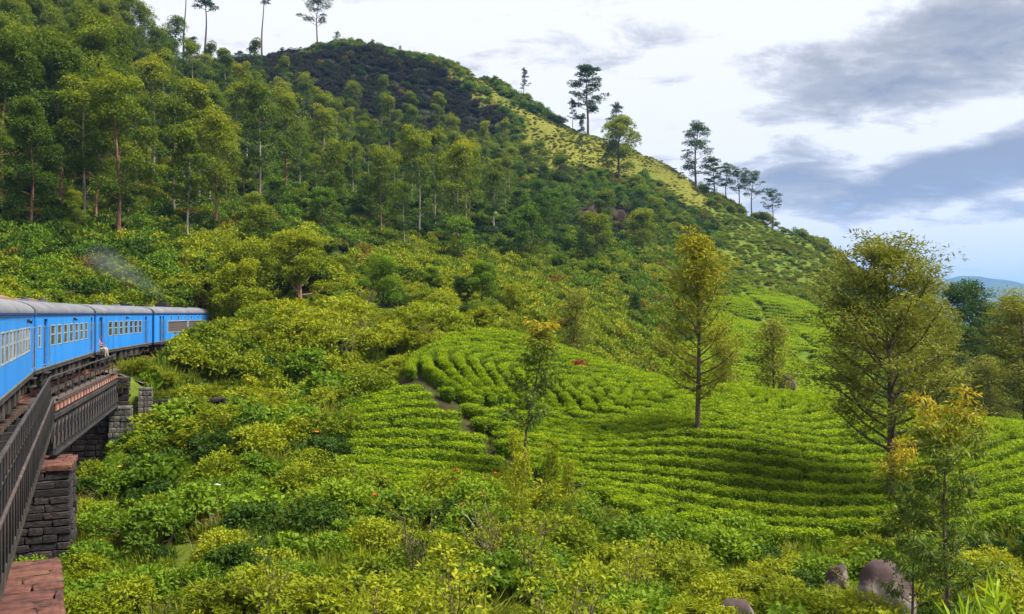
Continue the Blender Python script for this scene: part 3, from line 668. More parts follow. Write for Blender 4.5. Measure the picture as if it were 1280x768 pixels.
scatter('tea_field', np.stack([fx, fy, fz_ - .05], -1), rng.random(len(fx)) * .3, np.stack([1.3 + .2 * rng.random(len(fx)), 1.02 + .15 * rng.random(len(fx)), .9 + .25 * rng.random(len(fx))], -1), FS, rng.integers(0, 2, len(fx)), 'distant terraced tea field on the slope beyond the knoll', 'tea field')
# ------------------------------------------------------------------ cover of the hill
fr_x, fr_y = [], []
n0 = 78000
# even-density random points over the hill fan seen from the line, with some margin
Y_ = np.where(rng.random(n0) < .3, 60 + 110 * rng.random(n0), 62 + (480 - 62) * np.sqrt(rng.random(n0))); X_ = (rng.random(n0) * 1640 - 180 - CX) / F * Y_
Z_ = H(X_, Y_); pxs, pys = proj(X_, Y_, Z_)
td, ts_ = track_dist(np.where(Y_ < 140, X_, 1e4), Y_)
ok = ~inpoly(X_, Y_, TEA_POLY) & ~inpoly(X_, Y_, FIELD_POLY) & (td > 4.2) & (seg_dist(X_, Y_, worldpoly([(890, 183), (1060, 176)])) > 2)
ok &= ~((Y_ < 84) & (pxs > 600)) & ~((pxs > 620) & (pxs < 1400) & (Y_ < 84))
ok &= seg_dist(X_, Y_, worldpoly([(475, 92), (485, 92)])) > 5.0
ok &= seg_dist(X_, Y_, worldpoly([(577, 96.5), (603, 97)])) > 4.5
ok &= seg_dist(X_, Y_, worldpoly([(355, 90), (390, 91)])) > 5.5
ok &= ~((pxs > 440) & (pxs < 630) & (Y_ > 82) & (Y_ < 92) & (rng.random(n0) < .7))
grass = inpoly(pxs + 40 * fbm(X_ / 30, Y_ / 30, 3), pys + 40 * fbm(X_ / 18 + 7, Y_ / 18, 3), GRASS) & (Y_ > 250)
lowh = inpoly(pxs, pys, LOWHILL)
dens = np.where(grass, .07, np.where(lowh, .95, .95)); dens = np.where((Y_ > 300) & ~grass, dens * .9, dens)
ok &= rng.random(n0) < dens * np.clip(.55 + 1.3 * fbm(X_ / 22, Y_ / 22, 3) + .5, .2, 1)
X_, Y_, Z_, pxs, pys, grass, lowh = [q[ok] for q in (X_, Y_, Z_, pxs, pys, grass, lowh)]
cl = inpoly(pxs + 30 * fbm(X_ / 30, Y_ / 30, 3), pys + 25 * fbm(X_ / 18 + 7, Y_ / 18, 3), CLIFF) & (Y_ > 250); rk = inpoly(pxs, pys, ROCK2); lefth = (pxs < 540) & (pys < 350)
KS = list(FAR.keys()); n = len(X_); u = rng.random(n); zn = fbm(X_ / 55, Y_ / 55, 3)
def pick(probs):
    c = np.cumsum(probs); c = c / c[-1]; return np.searchsorted(c, u * .9999)
idx = pick([.36, .30, .12, .12, .0, .04, .06])                      # thick green dark yellow purple dry euc
idx = np.where(lefth, pick([.22, .30, .24, .06, .0, .06, .12]), idx)
idx = np.where((zn > .12), pick([.40, .15, .02, .38, 0, .05, 0]), idx)
idx = np.where((zn < -.20), pick([.12, .34, .40, .02, 0, .02, .1]), idx)
idx = np.where((Y_ < 128) & (pxs > 230) & (pxs < 700), pick([.34, .10, .04, .46, 0, .06, 0]), idx)
idx = np.where(cl, pick([.0, .01, .14, 0, .82, .03, 0]), idx)
idx = np.where(rk, pick([.1, .1, .2, 0, .5, .1, 0]), idx)
idx = np.where(grass, pick([.14, .04, .04, .5, .0, .28, 0]), idx)
idx = np.where(lowh, pick([.42, .28, .05, .2, 0, .05, 0]), idx)
s_ = np.where((pxs > 430) & (pxs < 660) & (Y_ < 112), .55, 1.0) * (.42 + .55 * rng.random(n) ** 1.5) * np.where(Y_ > 200, 1.15, 1.0) * np.where(grass | lowh, .55, 1.0) * np.clip(Y_ / 110, .7, 1)
FSRC = []
for k, m in enumerate(KS):
    j = int(np.argmin(np.abs(idx - k) * 1e4 + Y_)); 
    lab = {'thick': 'olive', 'green': 'fresh green', 'dark': 'dark green', 'yellow': 'yellow-green', 'purple': 'dusky purplish', 'dry': 'dry brownish', 'euc': 'grey-green'}[m] + ' rounded bush low on the wooded hillside'
    o_ = link('slope_bush', FAR[m], None, (X_[j], Y_[j], Z_[j] - .2), None, (s_[j],) * 3); tag(o_, lab, 'bush'); FSRC.append(o_)
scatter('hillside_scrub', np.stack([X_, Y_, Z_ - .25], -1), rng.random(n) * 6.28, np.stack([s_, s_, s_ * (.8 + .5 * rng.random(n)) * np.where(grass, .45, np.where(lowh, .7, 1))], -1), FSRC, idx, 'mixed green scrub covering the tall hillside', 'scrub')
# tussocks and low herbs on the open slopes
ng = 16000; Yt = 200 + 230 * np.sqrt(rng.random(ng)); Xt = (520 + 600 * rng.random(ng) - CX) / F * Yt; Zt = H(Xt, Yt); pt, qt = proj(Xt, Yt, Zt)
okt = inpoly(pt, qt, [(530, 75), (680, 120), (900, 245), (1060, 325), (1070, 372), (920, 372), (860, 300), (760, 250), (640, 210), (600, 130)]); Xt, Yt, Zt = Xt[okt], Yt[okt], Zt[okt]
gz = fbm(Xt / 25, Yt / 25, 3) + rng.normal(size=len(Xt)) * .15
st_ = .14 + .2 * rng.random(len(Xt)) ** 2; scatter('slope_herbs', np.stack([Xt, Yt, Zt - .1], -1), rng.random(len(Xt)) * 6.28, np.stack([st_ * 1.4, st_ * 1.4, st_ * .45], -1), [FSRC[0], FSRC[3], FSRC[5]], np.where(gz < -.3, 0, 1), 'low grassy herbs on the open ridge slope', 'herbs')
print('scrub', n)

# ------------------------------------------------------------------ trees picked out one by one
def T(name, pair, px, d, top, label, group=None, base=None, s_w=1.0, rz=None, cat='tree'):
    x, y, z = at(px, d)
    if base is not None: x, y, z = hit(px, base); d = y
    zt = EYE - (top - HY) * y / F; ht = max(zt - z, 1.0)
    co = np.array([v.co[2] for v in pair[1].vertices]) if pair[1].name not in HT else None
    if co is not None: HT[pair[1].name] = float(co.max())
    k = ht / HT[pair[1].name]
    return place_tree(name, pair, (x, y, z - .1), rng.random() * 6.28 if rz is None else rz, k * s_w, label, cat, group, sz=k)
HT = {}
OAK_A = silver_oak('golden_oak', 201, 12, .20, lambda f: 3.1 * (.30 + .70 * math.sin(math.pi * (.16 + .78 * f)) ** .9), 40, LM['gold'], .17, per=5, nleaf=46, t_top=.35, crad=.66)
OAK_B = silver_oak('silver_oak', 202, 14, .22, lambda f: 4.1 * (.22 + .78 * math.sin(math.pi * (.34 + .60 * f)) ** .8), 54, LM['olive'], .22, per=6, nleaf=72, crad=.80, ll=.24, lw=.07, elr=.5, t_top=.2)
OAK_C = silver_oak('silver_oak', 203, 12, .25, lambda f: 3.3 * (.4 + .6 * math.sin(math.pi * (.2 + .7 * f))), 36, LM['olive'], .17, per=5, nleaf=62, crad=.80, ll=.25, lw=.07, elr=.55)
OAK_D = silver_oak('young_oak', 204, 7, .32, lambda f: 1.5 * (.4 + .6 * math.sin(math.pi * (.2 + .7 * f))), 24, LM['olive'], .11, per=4, nleaf=34)
T('silver_oak', OAK_A, 872, 52, 276, 'tall golden-leaved tree standing alone among the tea rows', base=None, rz=.4)
T('silver_oak', OAK_B, 1112, 45, 284, 'tallest broad olive tree with dark trunk rising out of the lower tea rows', rz=1.2, s_w=1.2)
T('silver_oak', OAK_C, 1068, 66, 372, 'olive tree with slim trunk behind the tallest tree on the knoll', s_w=1.15, rz=.2)
T('silver_oak', OAK_C, 1146, 68, 318, 'tall thin-topped olive tree close behind the tallest tree', s_w=.85, rz=2.0)
T('silver_oak', OAK_C, 1172, 70, 372, 'pale olive tree on the edge of the dark valley wood', s_w=1.0, rz=3.0)
T('silver_oak', OAK_D, 968, 78, 386, 'small pale tree with bare lower trunk on the knoll crest', rz=1.0)
T('silver_oak', OAK_D, 906, 84, 415, 'small thin tree half hidden behind the golden tree', rz=2.5)
T('silver_oak', OAK_C, 1280, 72, 352, 'large olive tree at the end of the tea slope', s_w=1.5, rz=4.0)
T('silver_oak', OAK_C, 1235, 84, 440, 'low rounded olive tree before the valley wood', s_w=1.5, rz=5.0)
T('silver_oak', OAK_D, 718, 84, 352, 'slender grey-green tree behind the orange-topped sapling', rz=0.3)
SAP = tree_mesh('sapling', 211, 7.2, .26, lambda f: 1.55 * (.5 + .5 * math.sin(math.pi * (.2 + .66 * f))), 26, 4, .34, 52, .20, .055, LM['flush'], BARK_BROWN, tr=.075, el0=.5, bend=.2, wob=.25, droop=.55, t_top=.40, shell=.2, flat=.8, tpow=7)
SAP2 = tree_mesh('sapling', 212, 8.0, .36, lambda f: 1.5 * (.5 + .5 * math.sin(math.pi * (.2 + .66 * f))), 22, 3, .42, 50, .25, .075, LM['flush'], BARK_BROWN, tr=.09, el0=.5, bend=.2, wob=.35, lean=.08, droop=.5, t_top=.42, shell=.25, tpow=6)
SAP3 = tree_mesh('sapling', 213, 6.0, .30, lambda f: 1.3 * (.5 + .5 * math.sin(math.pi * (.2 + .66 * f))), 18, 3, .40, 34, .22, .085, LM['thick'], BARK_BROWN, tr=.07, el0=.6, bend=.2, wob=.3, droop=.3, t_top=.3, shell=.2)
T('sapling_tree', SAP, 1185, 23, 474, 'young tree with orange new leaves on top beside the boulder', rz=.5)
T('sapling_tree', SAP, 1137, 26, 540, 'slighter young tree leaning beside the orange-topped one', s_w=.9, rz=2.2)
T('sapling_tree', SAP2, 655, 44, 393, 'leaning sapling with orange crown above the tea ditch', rz=.1)
for px, d, top in ((642, 32, 530), (690, 31, 545), (655, 30, 556), (712, 33, 566)):
    T('sapling_tree', SAP3, px, d, top, 'thin pale green sapling among the shrubs below the ditch', 'thin saplings below the ditch', s_w=.62)
SPREAD = tree_mesh('spreading_tree', 221, 8.5, .10, lambda f: 6.0 * (1 - .45 * f), 22, 5, 1.25, 150, .30, .17, LM['thick'], BARK_RED, tr=.34, el0=.30, bend=.55, wob=.5, shell=.45, tipbias=.5, taper=.6)
T('spreading_tree', SPREAD, 375, 92, 272, 'wide spreading tree with pale bare limbs above the bushes', rz=.8)
T('spreading_tree', SPREAD, 312, 98, 280, 'leafy spreading tree beside the pale-limbed one', rz=3.4, s_w=.8)
T('round_tree', ROUND[0], 479, 92, 313, 'round bright green tree below the tall eucalyptus stand', s_w=1.0)
T('round_tree', ROUND[1], 430, 104, 318, 'round olive tree between the spreading tree and the bright green one')
T('round_tree', ROUND[3], 540, 112, 330, 'low green tree behind the dark hedge bushes')
T('round_tree', ROUND[4], 300, 84, 318, 'yellowish round tree above the engine nose')
T('round_tree', ROUND[3], 602, 97, 321, 'round olive tree above the bush hedge')
T('round_tree', ROUND[2], 577, 96, 343, 'small dark tree pressed against the round olive tree')
T('round_tree', ROUND[4], 641, 96, 350, 'yellowish bushy tree at the head of the tea rows')
T('round_tree', ROUND[2], 795, 140, 362, 'dark tree with orange tip in the hollow behind the knoll', s_w=.7)
T('round_tree', ROUND[3], 45, 92, 322, 'small fresh green tree behind the coach roofs')
EU = 'eucalyptus_tree'
for px, d, top, v, lab in [(441, 205, 173, 0, 'tallest pale-trunked eucalyptus over the round green tree'), (324, 175, 92, 1, 'tall eucalyptus with white trunk above the spreading tree'), (249, 150, 96, 4, 'slim eucalyptus with long white bare trunk behind the engine'), (505, 205, 222, 4, 'narrow eucalyptus left of the twin-crowned clump'),
                       (528, 208, 212, 0, 'pale-stemmed eucalyptus with yellow crown in the clump'), (553, 206, 204, 1, 'tallest yellow-crowned eucalyptus of the clump'), (605, 215, 250, 3, 'rounded grey-green eucalyptus beyond the clump'), (668, 225, 260, 3, 'flat-topped eucalyptus on the slope beneath the rock'),
                       (288, 170, 150, 4, 'grey-green eucalyptus behind the white-trunked one'), (395, 200, 190, 1, 'broad eucalyptus between the two tallest')]:
    T(EU, EUC[v], px, d, top, lab)
GT = 'gum_tree'
for px, d, top, v, lab in [(4, 118, 18, 0, 'big gum tree with reddish trunk beside the first coach'), (75, 128, 28, 1, 'big bushy gum tree with bright crown high on the left hill'), (38, 112, 120, 2, 'dense gum tree leaning over the railway cutting'), (120, 125, 130, 0, 'gum tree with rounded crown above the coach roofs'), (160, 132, 170, 1, 'gum tree with yellow top above the engine smoke'), (-25, 105, 110, 1, 'gum tree half out of view beside the railway'), (95, 110, 235, 2, 'lower gum tree behind the train'), (130, 175, 40, 2, 'tall gum tree near the hill shoulder')]:
    T(GT, BIGEUC[v], px, d, top, lab)
# trees along the skyline
def sky(px, d, top, v, lab, s_w=1.0, base=None): return T('skyline_tree', SKYT[v], px, d, top, lab, s_w=s_w * 1.5)
sky(229, 398, -28, 2, 'bare pole-like tree on the skyline cut by the picture top', .7)
sky(255, 398, -4, 2, 'slender pole tree with tiny crown on the skyline')
sky(327, 418, -14, 2, 'thin pole tree with a side sprig on the skyline', .8)
sky(396, 428, -14, 0, 'umbrella-crowned tree on the hilltop skyline', .95)
sky(421, 428, 38, 3, 'bushy small tree next to the umbrella-crowned tree')
sky(655, 414, 84, 4, 'tiny lone conical tree on the grassy skyline', .8)
sky(735, 396, 78, 1, 'tall dark tree with layered crown on the grassy ridge', 1.0)
sky(716, 396, 122, 4, 'grey wispy small tree beside the tall layered tree', .7)
sky(770, 391, 126, 3, 'two-lobed dark tree on the ridge shoulder', .8)
sky(870, 377, 148, 3, 'big dark leaning tree standing on the falling ridge', 1.0)
for px, top in ((893, 196), (908, 203), (924, 208), (940, 212)):
    sky(px, 366, top, 1 if px % 2 else 0, 'tall dark tree in the row along the falling ridge', 1.0)['group'] = 'row of dark trees on the falling ridge'
sky(966, 360, 235, 0, 'last airy tree at the lower end of the ridge row', 1.0)
for px, top in ((190, 30), (203, 36), (212, 44), (240, 44), (300, 62), (352, 58), (465, 48), (500, 56), (512, 62), (545, 76)):
    sky(px, 398 if px < 290 else 426, top, 3 if px % 2 else 4, 'small scrubby tree poking above the dark hilltop', 1.2)['group'] = 'small trees on the dark hilltop'
T('round_tree', ROUND[1], 774, 350, 143, 'round olive tree below the ridge shoulder', s_w=.9)
T('skyline_tree', SKYT[4], 728, 345, 140, 'reddish bare-stemmed tree below the layered tree', s_w=.7)
T('round_tree', ROUND[2], 1040, 300, 332, 'small dark tree at the foot of the ridge')
# dark wood in the valley
for i, (px, d, top) in enumerate([(1200, 135, 350), (1216, 140, 346), (1232, 150, 372), (1248, 130, 392), (1262, 150, 366), (1280, 160, 372), (1210, 120, 405), (1240, 112, 430), (1262, 110, 425), (1190, 125, 400), (1225, 100, 470), (1255, 98, 480), (1300, 130, 380), (1170, 130, 420), (1278, 100, 460), (1150, 120, 440), (1320, 110, 400)]):
    T('valley_tree', DARKT[i % 3], px, d, top, 'dark evergreen tree in the valley wood behind the tea slope', 'dark trees of the valley wood')
# many more eucalyptus of the hanging wood
HROUND = [tree_mesh('hillside_tree', 81 + i, 8.5, .2, fn, 15, 3, 1.15, 110, .32, .18, LM[m], BARK_RED, tr=.18, el0=.35, bend=.5, wob=.4, shell=.55, flat=.85, bare=3) for i, (fn, m) in enumerate([(dome(3.3), 'hill_green'), (egg(3.2), 'euc'), (dome(3.6), 'hill_thick')])]
cand = 5200
Yc = 105 + 235 * np.sqrt(rng.random(cand)); Xc = (rng.random(cand) * 900 - 80 - CX) / F * Yc; Zc = H(Xc, Yc); pxc, pyc = proj(Xc, Yc, Zc)
WOOD = [(-80, 350), (150, 335), (270, 330), (420, 340), (560, 345), (720, 340), (830, 320), (820, 260), (700, 215), (600, 195), (500, 175), (400, 150), (300, 120), (200, 90), (150, 40), (60, 20), (-80, 10)]
okc = inpoly(pxc, pyc, WOOD); acc = []
for i in np.nonzero(okc)[0]:
    md = 7.5 if pxc[i] < 150 else (10 if pxc[i] < 620 else 11)
    if Yc[i] < 160 and pxc[i] > 330: continue
    if all((Xc[i] - a_) ** 2 + (Yc[i] - b_) ** 2 > md * md for a_, b_, _ in acc): acc.append((Xc[i], Yc[i], Zc[i]))
    if len(acc) >= 280: break
for k, (x, y, z) in enumerate(acc):
    px, py = proj(x, y, z)
    if px < 170 and rng.random() < .62: pair, nm, s = BIGEUC[k % 3], GT, .72 + .36 * rng.random()
    elif px > 640 or rng.random() < .28: pair, nm, s = [HROUND[0], HROUND[1], DARKT[k % 3], HROUND[2], HROUND[1], HROUND[0]][k % 6], 'hillside_tree', (.75 + .6 * rng.random()) * (.6 if k % 6 == 2 else 1)
    else: pair, nm, s = EUC[k % 5], EU, .50 + .36 * rng.random()
    zone = 'on the left shoulder of the hill' if px < 180 else ('in the hanging wood under the dark cliff' if px < 480 else 'on the open slope below the grassy ridge')
    lab = {GT: 'bushy gum tree ', EU: 'slim eucalyptus with pale trunk ', 'hillside_tree': 'low rounded tree '}[nm] + zone
    place_tree(nm, pair, (x, y, z - .2), rng.random() * 6.28, s, lab, 'tree', lab)
print('wood', len(acc))

# ------------------------------------------------------------------ bushes near the line, one by one
def zone_of(px, y):
    if px < 460 and y > 44: return 'on the bank beside the railway'
    if y < 22: return 'in the thicket right below the railway'
    if px > 900: return 'around the boulder below the tea'
    return 'in the thicket between railway and tea slope'
pts = []
cand = 9000
Yn = 9 + 87 * rng.random(cand) ** .8; Xn = (rng.random(cand) * 1480 - 90 - CX) / F * Yn; Zn = H(Xn, Yn); pxn, pyn = proj(Xn, Yn, Zn)
tdn, tsn = track_dist(Xn, Yn)
okn = ~inpoly(Xn, Yn, TEA_POLY) & (seg_dist(Xn, Yn, DITCH) > 1.2) & ((tdn > 3.6) | ((tsn < 16) & (Zn < -3.4) & (tdn > .5))) & (pyn < 950)
okn &= ~((pxn > 640) & (Yn > 42)) & ~((Yn > 84) & (pxn < 240))
okn &= (pxn > -90) & ~((Yn > 82) & (pxn > 330) & (pxn < 640) & (rng.random(cand) < .6)) & (seg_dist(Xn, Yn, worldpoly([(475, 90), (485, 90)])) > 4.5) & (seg_dist(Xn, Yn, worldpoly([(577, 95), (603, 95)])) > 4) & ~(np.hypot(Xn - 12.2, Yn - 28.7) < 1.1) & ~(np.hypot(Xn - 11.6, Yn - 27.2) < 1.2)
okn &= ~((np.abs((Xn + 18.9) * .93 + (Yn - 32.1) * .37) < 3.3) & (np.abs((Yn - 32.1) * .93 - (Xn + 18.9) * .37) < 1.9)) & ~((Yn < 22) & (Xn < np.interp(Yn, [10, 16, 20, 22], [-5.6, -7.2, -9.4, -10]))) & ~((Xn > -24) & (Xn < -17) & (Yn > 52.4) & (Yn < 54.2)) & ~((tdn < 3.6) & (tsn > 14.5))
for i in np.nonzero(okn)[0]:
    md = np.interp(Yn[i], [8, 25, 45, 95], [.85, 1.1, 1.55, 2.5])
    if all((Xn[i] - a_) ** 2 + (Yn[i] - b_) ** 2 > md * md for a_, b_, *_ in pts): pts.append((Xn[i], Yn[i], Zn[i], pxn[i], pyn[i]))
print('shrubs', len(pts))
for x, y, z, px, py in pts:
    nz_ = fbm(np.array([x / 7.]), np.array([y / 7.]), 3)[0] + rng.normal() * .14
    if px < 420 and y > 27 and y < 47: kinds = ['green0', 'green1', 'dark0', 'thick0', 'big0', 'green0']
    elif y > 46: kinds = ['yellow0', 'yellow1', 'thick0', 'lime0', 'thick1', 'yellow0', 'green0'] if nz_ > -.18 else ['thick2', 'green1', 'dark1', 'thick0']
    elif px > 850: kinds = ['thick0', 'green0', 'dark0', 'thick1', 'yellow0', 'big0'] if nz_ < .1 else ['yellow1', 'lime0', 'thick2']
    elif nz_ > .05: kinds = ['yellow0', 'yellow1', 'lime0', 'thick1']
    elif nz_ > -.22: kinds = ['thick0', 'thick1', 'thick2', 'lime0', 'big0', 'green0']
    else: kinds = ['green0', 'green1', 'dark0', 'thick2']
    u_ = rng.random(); k = kinds[rng.integers(len(kinds))] if u_ < .90 else ('grass0' if u_ < .97 else 'withered0')
    s = np.interp(y, [8, 25, 45, 95], [.62, .85, 1.15, 1.75]) * (.55 + .85 * rng.random() ** 1.3)
    if k in ('grass0', 'withered0'): s = min(s, 1.25)
    if y > 46 and 250 < px < 460: s *= 1.3
    if px < 300 and y > 52 and min(math.hypot(x - a_, y - b_) for a_, b_ in zip(_tx, _ty)) < 12: s *= .5
    place_shrub(k, (x, y, z - .1), s, zone_of(px, y))
# low ground cover between the bushes
gm = []
for i in range(3):
    r = np.random.default_rng(300 + i); lv = Leaves(); n = 90
    p = r.normal(size=(n, 3)) * np.array([.14, .14, 0]); lv.add(p, unit(r.normal(size=(n, 3)) * .45 + np.array([0, 0, 1.0])), unit(r.normal(size=(n, 3))), .22 + .3 * r.random(n), .022 + .02 * r.random(n), .1 + .8 * r.random(n))
    n = 50; p = r.normal(size=(n, 3)) * np.array([.16, .16, .05]) + [0, 0, .12]; lv.add(p, unit(r.normal(size=(n, 3)) + [0, 0, .4]), unit(r.normal(size=(n, 3)) * .4 + [0, 0, 1]), .12, .07, .1 + .6 * r.random(n))
    gm.append(lv.mesh('weed_tuft', [LM['grass'], LM['thick'], LM['green']][i]))
ng = 9000; Yg = 7 + 85 * rng.random(ng) ** 1.1; Xg = (rng.random(ng) * 1480 - 90 - CX) / F * Yg
tdg, tsg = track_dist(Xg, Yg)
okg = (~inpoly(Xg, Yg, TEA_POLY) | (rng.random(ng) < .05)) & ((tdg > 2.3) | (tsg < 15)) ; Xg, Yg = Xg[okg], Yg[okg]; Zg = H(Xg, Yg)
WS = [tag(link('weed_tuft', gm[i], None, (Xg[i], Yg[i], Zg[i])), ['grassy yellowish', 'olive leafy', 'bright green leafy'][i] + ' weed tuft among the shrubs', 'weed') for i in range(3)]
scatter('undergrowth', np.stack([Xg, Yg, Zg], -1), rng.random(len(Xg)) * 6.28, .8 + .9 * rng.random(len(Xg)) * np.clip(Yg / 30, .8, 1.8), WS, rng.integers(0, 3, len(Xg)), 'low weeds and grass between the shrubs', 'undergrowth')
# ================================================================== railway
BLUE = surf('coach_blue_paint', [(0.0, (.022, .120, .36)), (0.28, (.016, .185, .58)), (0.55, (.016, .222, .69)), (1.0, (.05, .25, .68))], 2.2, 4, stretch=(1, .8, .10), rough=.38, spec=.5)
BLUE2 = surf('coach_dark_blue', [(0.2, (.004, .018, .11)), (0.8, (.008, .035, .19))], 2, rough=.5)
ROOFM = surf('coach_roof_paint', [(0.1, (.10, .09, .09)), (0.4, (.10, .105, .125)), (0.7, (.15, .155, .18)), (1.0, (.21, .21, .23))], 1.1, 7, rough=.6, stretch=(1, .35, 1))
RUSTROOF = surf('rusty_roof_patch', [(0.2, (.05, .025, .02)), (0.5, (.13, .07, .05)), (0.8, (.28, .20, .17))], 2.5, 6, rough=.9)
LINEY = surf('lining_yellow', [(0.2, (.10, .09, .03)), (0.8, (.24, .20, .08))], 4, rough=.7)
CREAM = surf('cream_frame', [(0.2, (.20, .20, .18)), (0.8, (.34, .34, .30))], 4, rough=.6)
DARKM = surf('underframe_grime', [(0.2, (.010, .009, .010)), (0.5, (.028, .022, .022)), (0.8, (.075, .055, .045))], 4, rough=.85, bump=.2)
STEEL = surf('wheel_steel', [(0.2, (.05, .045, .04)), (0.8, (.16, .14, .13))], 5, rough=.5, metallic=.6)
RUST = surf('rail_rust', [(0.2, (.06, .018, .011)), (0.5, (.13, .036, .019)), (0.8, (.22, .08, .045))], 6, rough=.8, bump=.2)
GIRD = surf('girder_paint', [(0.1, (.010, .009, .012)), (0.5, (.026, .024, .028)), (0.75, (.07, .05, .045)), (1.0, (.16, .07, .045))], 2.2, 7, rough=.65, metallic=.2, bump=.15)
HANDR = surf('handrail_grey', [(0.15, (.016, .014, .016)), (0.55, (.050, .046, .050)), (0.8, (.10, .06, .05)), (1.0, (.20, .16, .15))], 4, rough=.55, metallic=.3)
TIMBER = surf('sleeper_timber', [(0.2, (.030, .020, .016)), (0.5, (.075, .050, .040)), (0.8, (.15, .10, .08))], 5, rough=.9, bump=.4, stretch=(.4, 3, 3))
PANELR = surf('walkway_board', [(0.15, (.16, .035, .02)), (0.45, (.26, .085, .05)), (0.62, (.30, .19, .16)), (0.85, (.40, .33, .30))], 2.2, rough=.85)
STONED = surf('dark_pier_stone', [(0.2, (.006, .005, .006)), (0.5, (.017, .013, .014)), (0.75, (.045, .032, .032)), (1.0, (.13, .10, .10))], 2.2, 7, rough=.95, bump=.9, dist=.05)
STONEG = surf('grey_abutment_stone', [(0.15, (.025, .021, .02)), (0.45, (.075, .068, .062)), (0.75, (.17, .155, .14)), (1.0, (.28, .26, .24))], 2.4, 7, rough=.95, bump=.8, dist=.04)
STONER = surf('red_pier_stone', [(0.2, (.020, .009, .008)), (0.45, (.075, .026, .020)), (0.65, (.115, .045, .034)), (0.8, (.10, .085, .025)), (1.0, (.18, .14, .13))], 2.0, 7, rough=.95, bump=.9, dist=.05)
BALL = surf('ballast_stone', [(0.2, (.05, .04, .035)), (0.5, (.12, .095, .08)), (0.8, (.22, .18, .15))], 9, 8, rough=1, bump=1, dist=.06)
GLASS = surf('coach_window_glass', [(0.2, (.012, .018, .014)), (0.5, (.03, .04, .03)), (0.8, (.07, .08, .065))], 1.5, rough=.15, spec=.35)
DARKIN = surf('dark_interior', [(0.2, (.008, .008, .012)), (0.8, (.02, .02, .03))], 2, rough=.9)
GRILLE = surf('grille_grey', [(0.2, (.055, .045, .045)), (0.8, (.12, .10, .10))], 5, rough=.7)

# track --------------------------------------------------------------
tr = empty('railway_track', (T0[0], T0[1], 0)); tag(tr, 'rusty railway track curving over the bridge under the train', 'railway track')
def child_at(o_, par): o_.location = o_.location - Vector(par.location); return o_
ss = np.arange(-40, 84, .8); X_, Y_, th_ = track(ss)
for sgn in (-1, 1):
    mb = MB(); ox = X_ + sgn * .84 * np.cos(th_); oy = Y_ - sgn * .84 * np.sin(th_)
    for i in range(len(ss) - 1):
        mb.bar((ox[i], oy[i], -.03), (ox[i + 1], oy[i + 1], -.03), .07, .06); mb.bar((ox[i], oy[i], -.10), (ox[i + 1], oy[i + 1], -.10), .025, .09); mb.bar((ox[i], oy[i], -.155), (ox[i + 1], oy[i + 1], -.155), .14, .03)
    o_ = mb.build('rail', RUST, tr); o_.location = (-T0[0], -T0[1], 0)
slm = MB().box((0, 0, 0), (2.6, .25, .16)).mesh('sleeper', TIMBER)
for s in np.arange(-40, 80, .68):
    x, y, th = track(s); o_ = link('sleeper', slm, tr, (x - T0[0], y - T0[1], -.255), (0, 0, -th + rng.normal() * .012))
sb = np.arange(20.2, 95, 1.5); xb, yb, tb = track(sb); prof = [(-3.6, -1.0), (-2.3, -.45), (-1.4, -.26), (1.4, -.26), (2.3, -.45), (3.6, -1.0)]
Vb = np.array([[(xb[i] + a_ * math.cos(tb[i]), yb[i] - a_ * math.sin(tb[i]), z_) for a_, z_ in prof] for i in range(len(sb))]).reshape(-1, 3)
i_, j_ = np.meshgrid(np.arange(len(sb) - 1), np.arange(5), indexing='ij'); a_ = (i_ * 6 + j_).ravel()
tag(link('ballast_bed', mesh_np('ballast_bed', Vb, np.stack([a_, a_ + 1, a_ + 7, a_ + 6], -1), BALL)), kind='structure')

# vehicles -----------------------------------------------------------
HANG = MB().box((0, 0, 0), (.05, .05, .5)).mesh('hanger', DARKM)
def wheel_meshes():
    t_ = MB().cyl((-.065, 0, 0), (.065, 0, 0), .46, 18).cyl((.02, 0, 0), (.13, 0, 0), .10, 10).mesh('wheel', STEEL); return t_
WHEEL = wheel_meshes()
def bogie(par, y0, axles=2):
    b = MB(); sp = 1.15 if axles == 2 else 1.55; half = sp * (axles - 1) / 1.0
    for sx_ in (-1, 1):
        L_ = sp * axles + .9
        b.box((sx_ * 1.06, 0, .62), (.12, L_, .22)); b.box((sx_ * 1.06, 0, .42), (.14, .9, .28))
        for k in range(axles):
            yy = (k - (axles - 1) / 2) * 2 * sp * (1 if axles == 2 else .62)
            b.box((sx_ * 1.09, yy, .46), (.22, .34, .34)); b.cyl((sx_ * 1.08, yy - .33, .55), (sx_ * 1.08, yy - .33, .86), .09, 8); b.cyl((sx_ * 1.08, yy + .33, .55), (sx_ * 1.08, yy + .33, .86), .09, 8)
    b.box((0, 0, .62), (2.0, .6, .25))
    bo = b.build('bogie', DARKM, par); bo.location = (0, y0, 0)
    for k in range(axles):
        yy = (k - (axles - 1) / 2) * 2 * sp * (1 if axles == 2 else .62)
        for sx_ in (-1, 1): link('wheel', WHEEL, bo, (sx_ * .84, yy, .46), (0, 0, 0 if sx_ > 0 else math.pi))
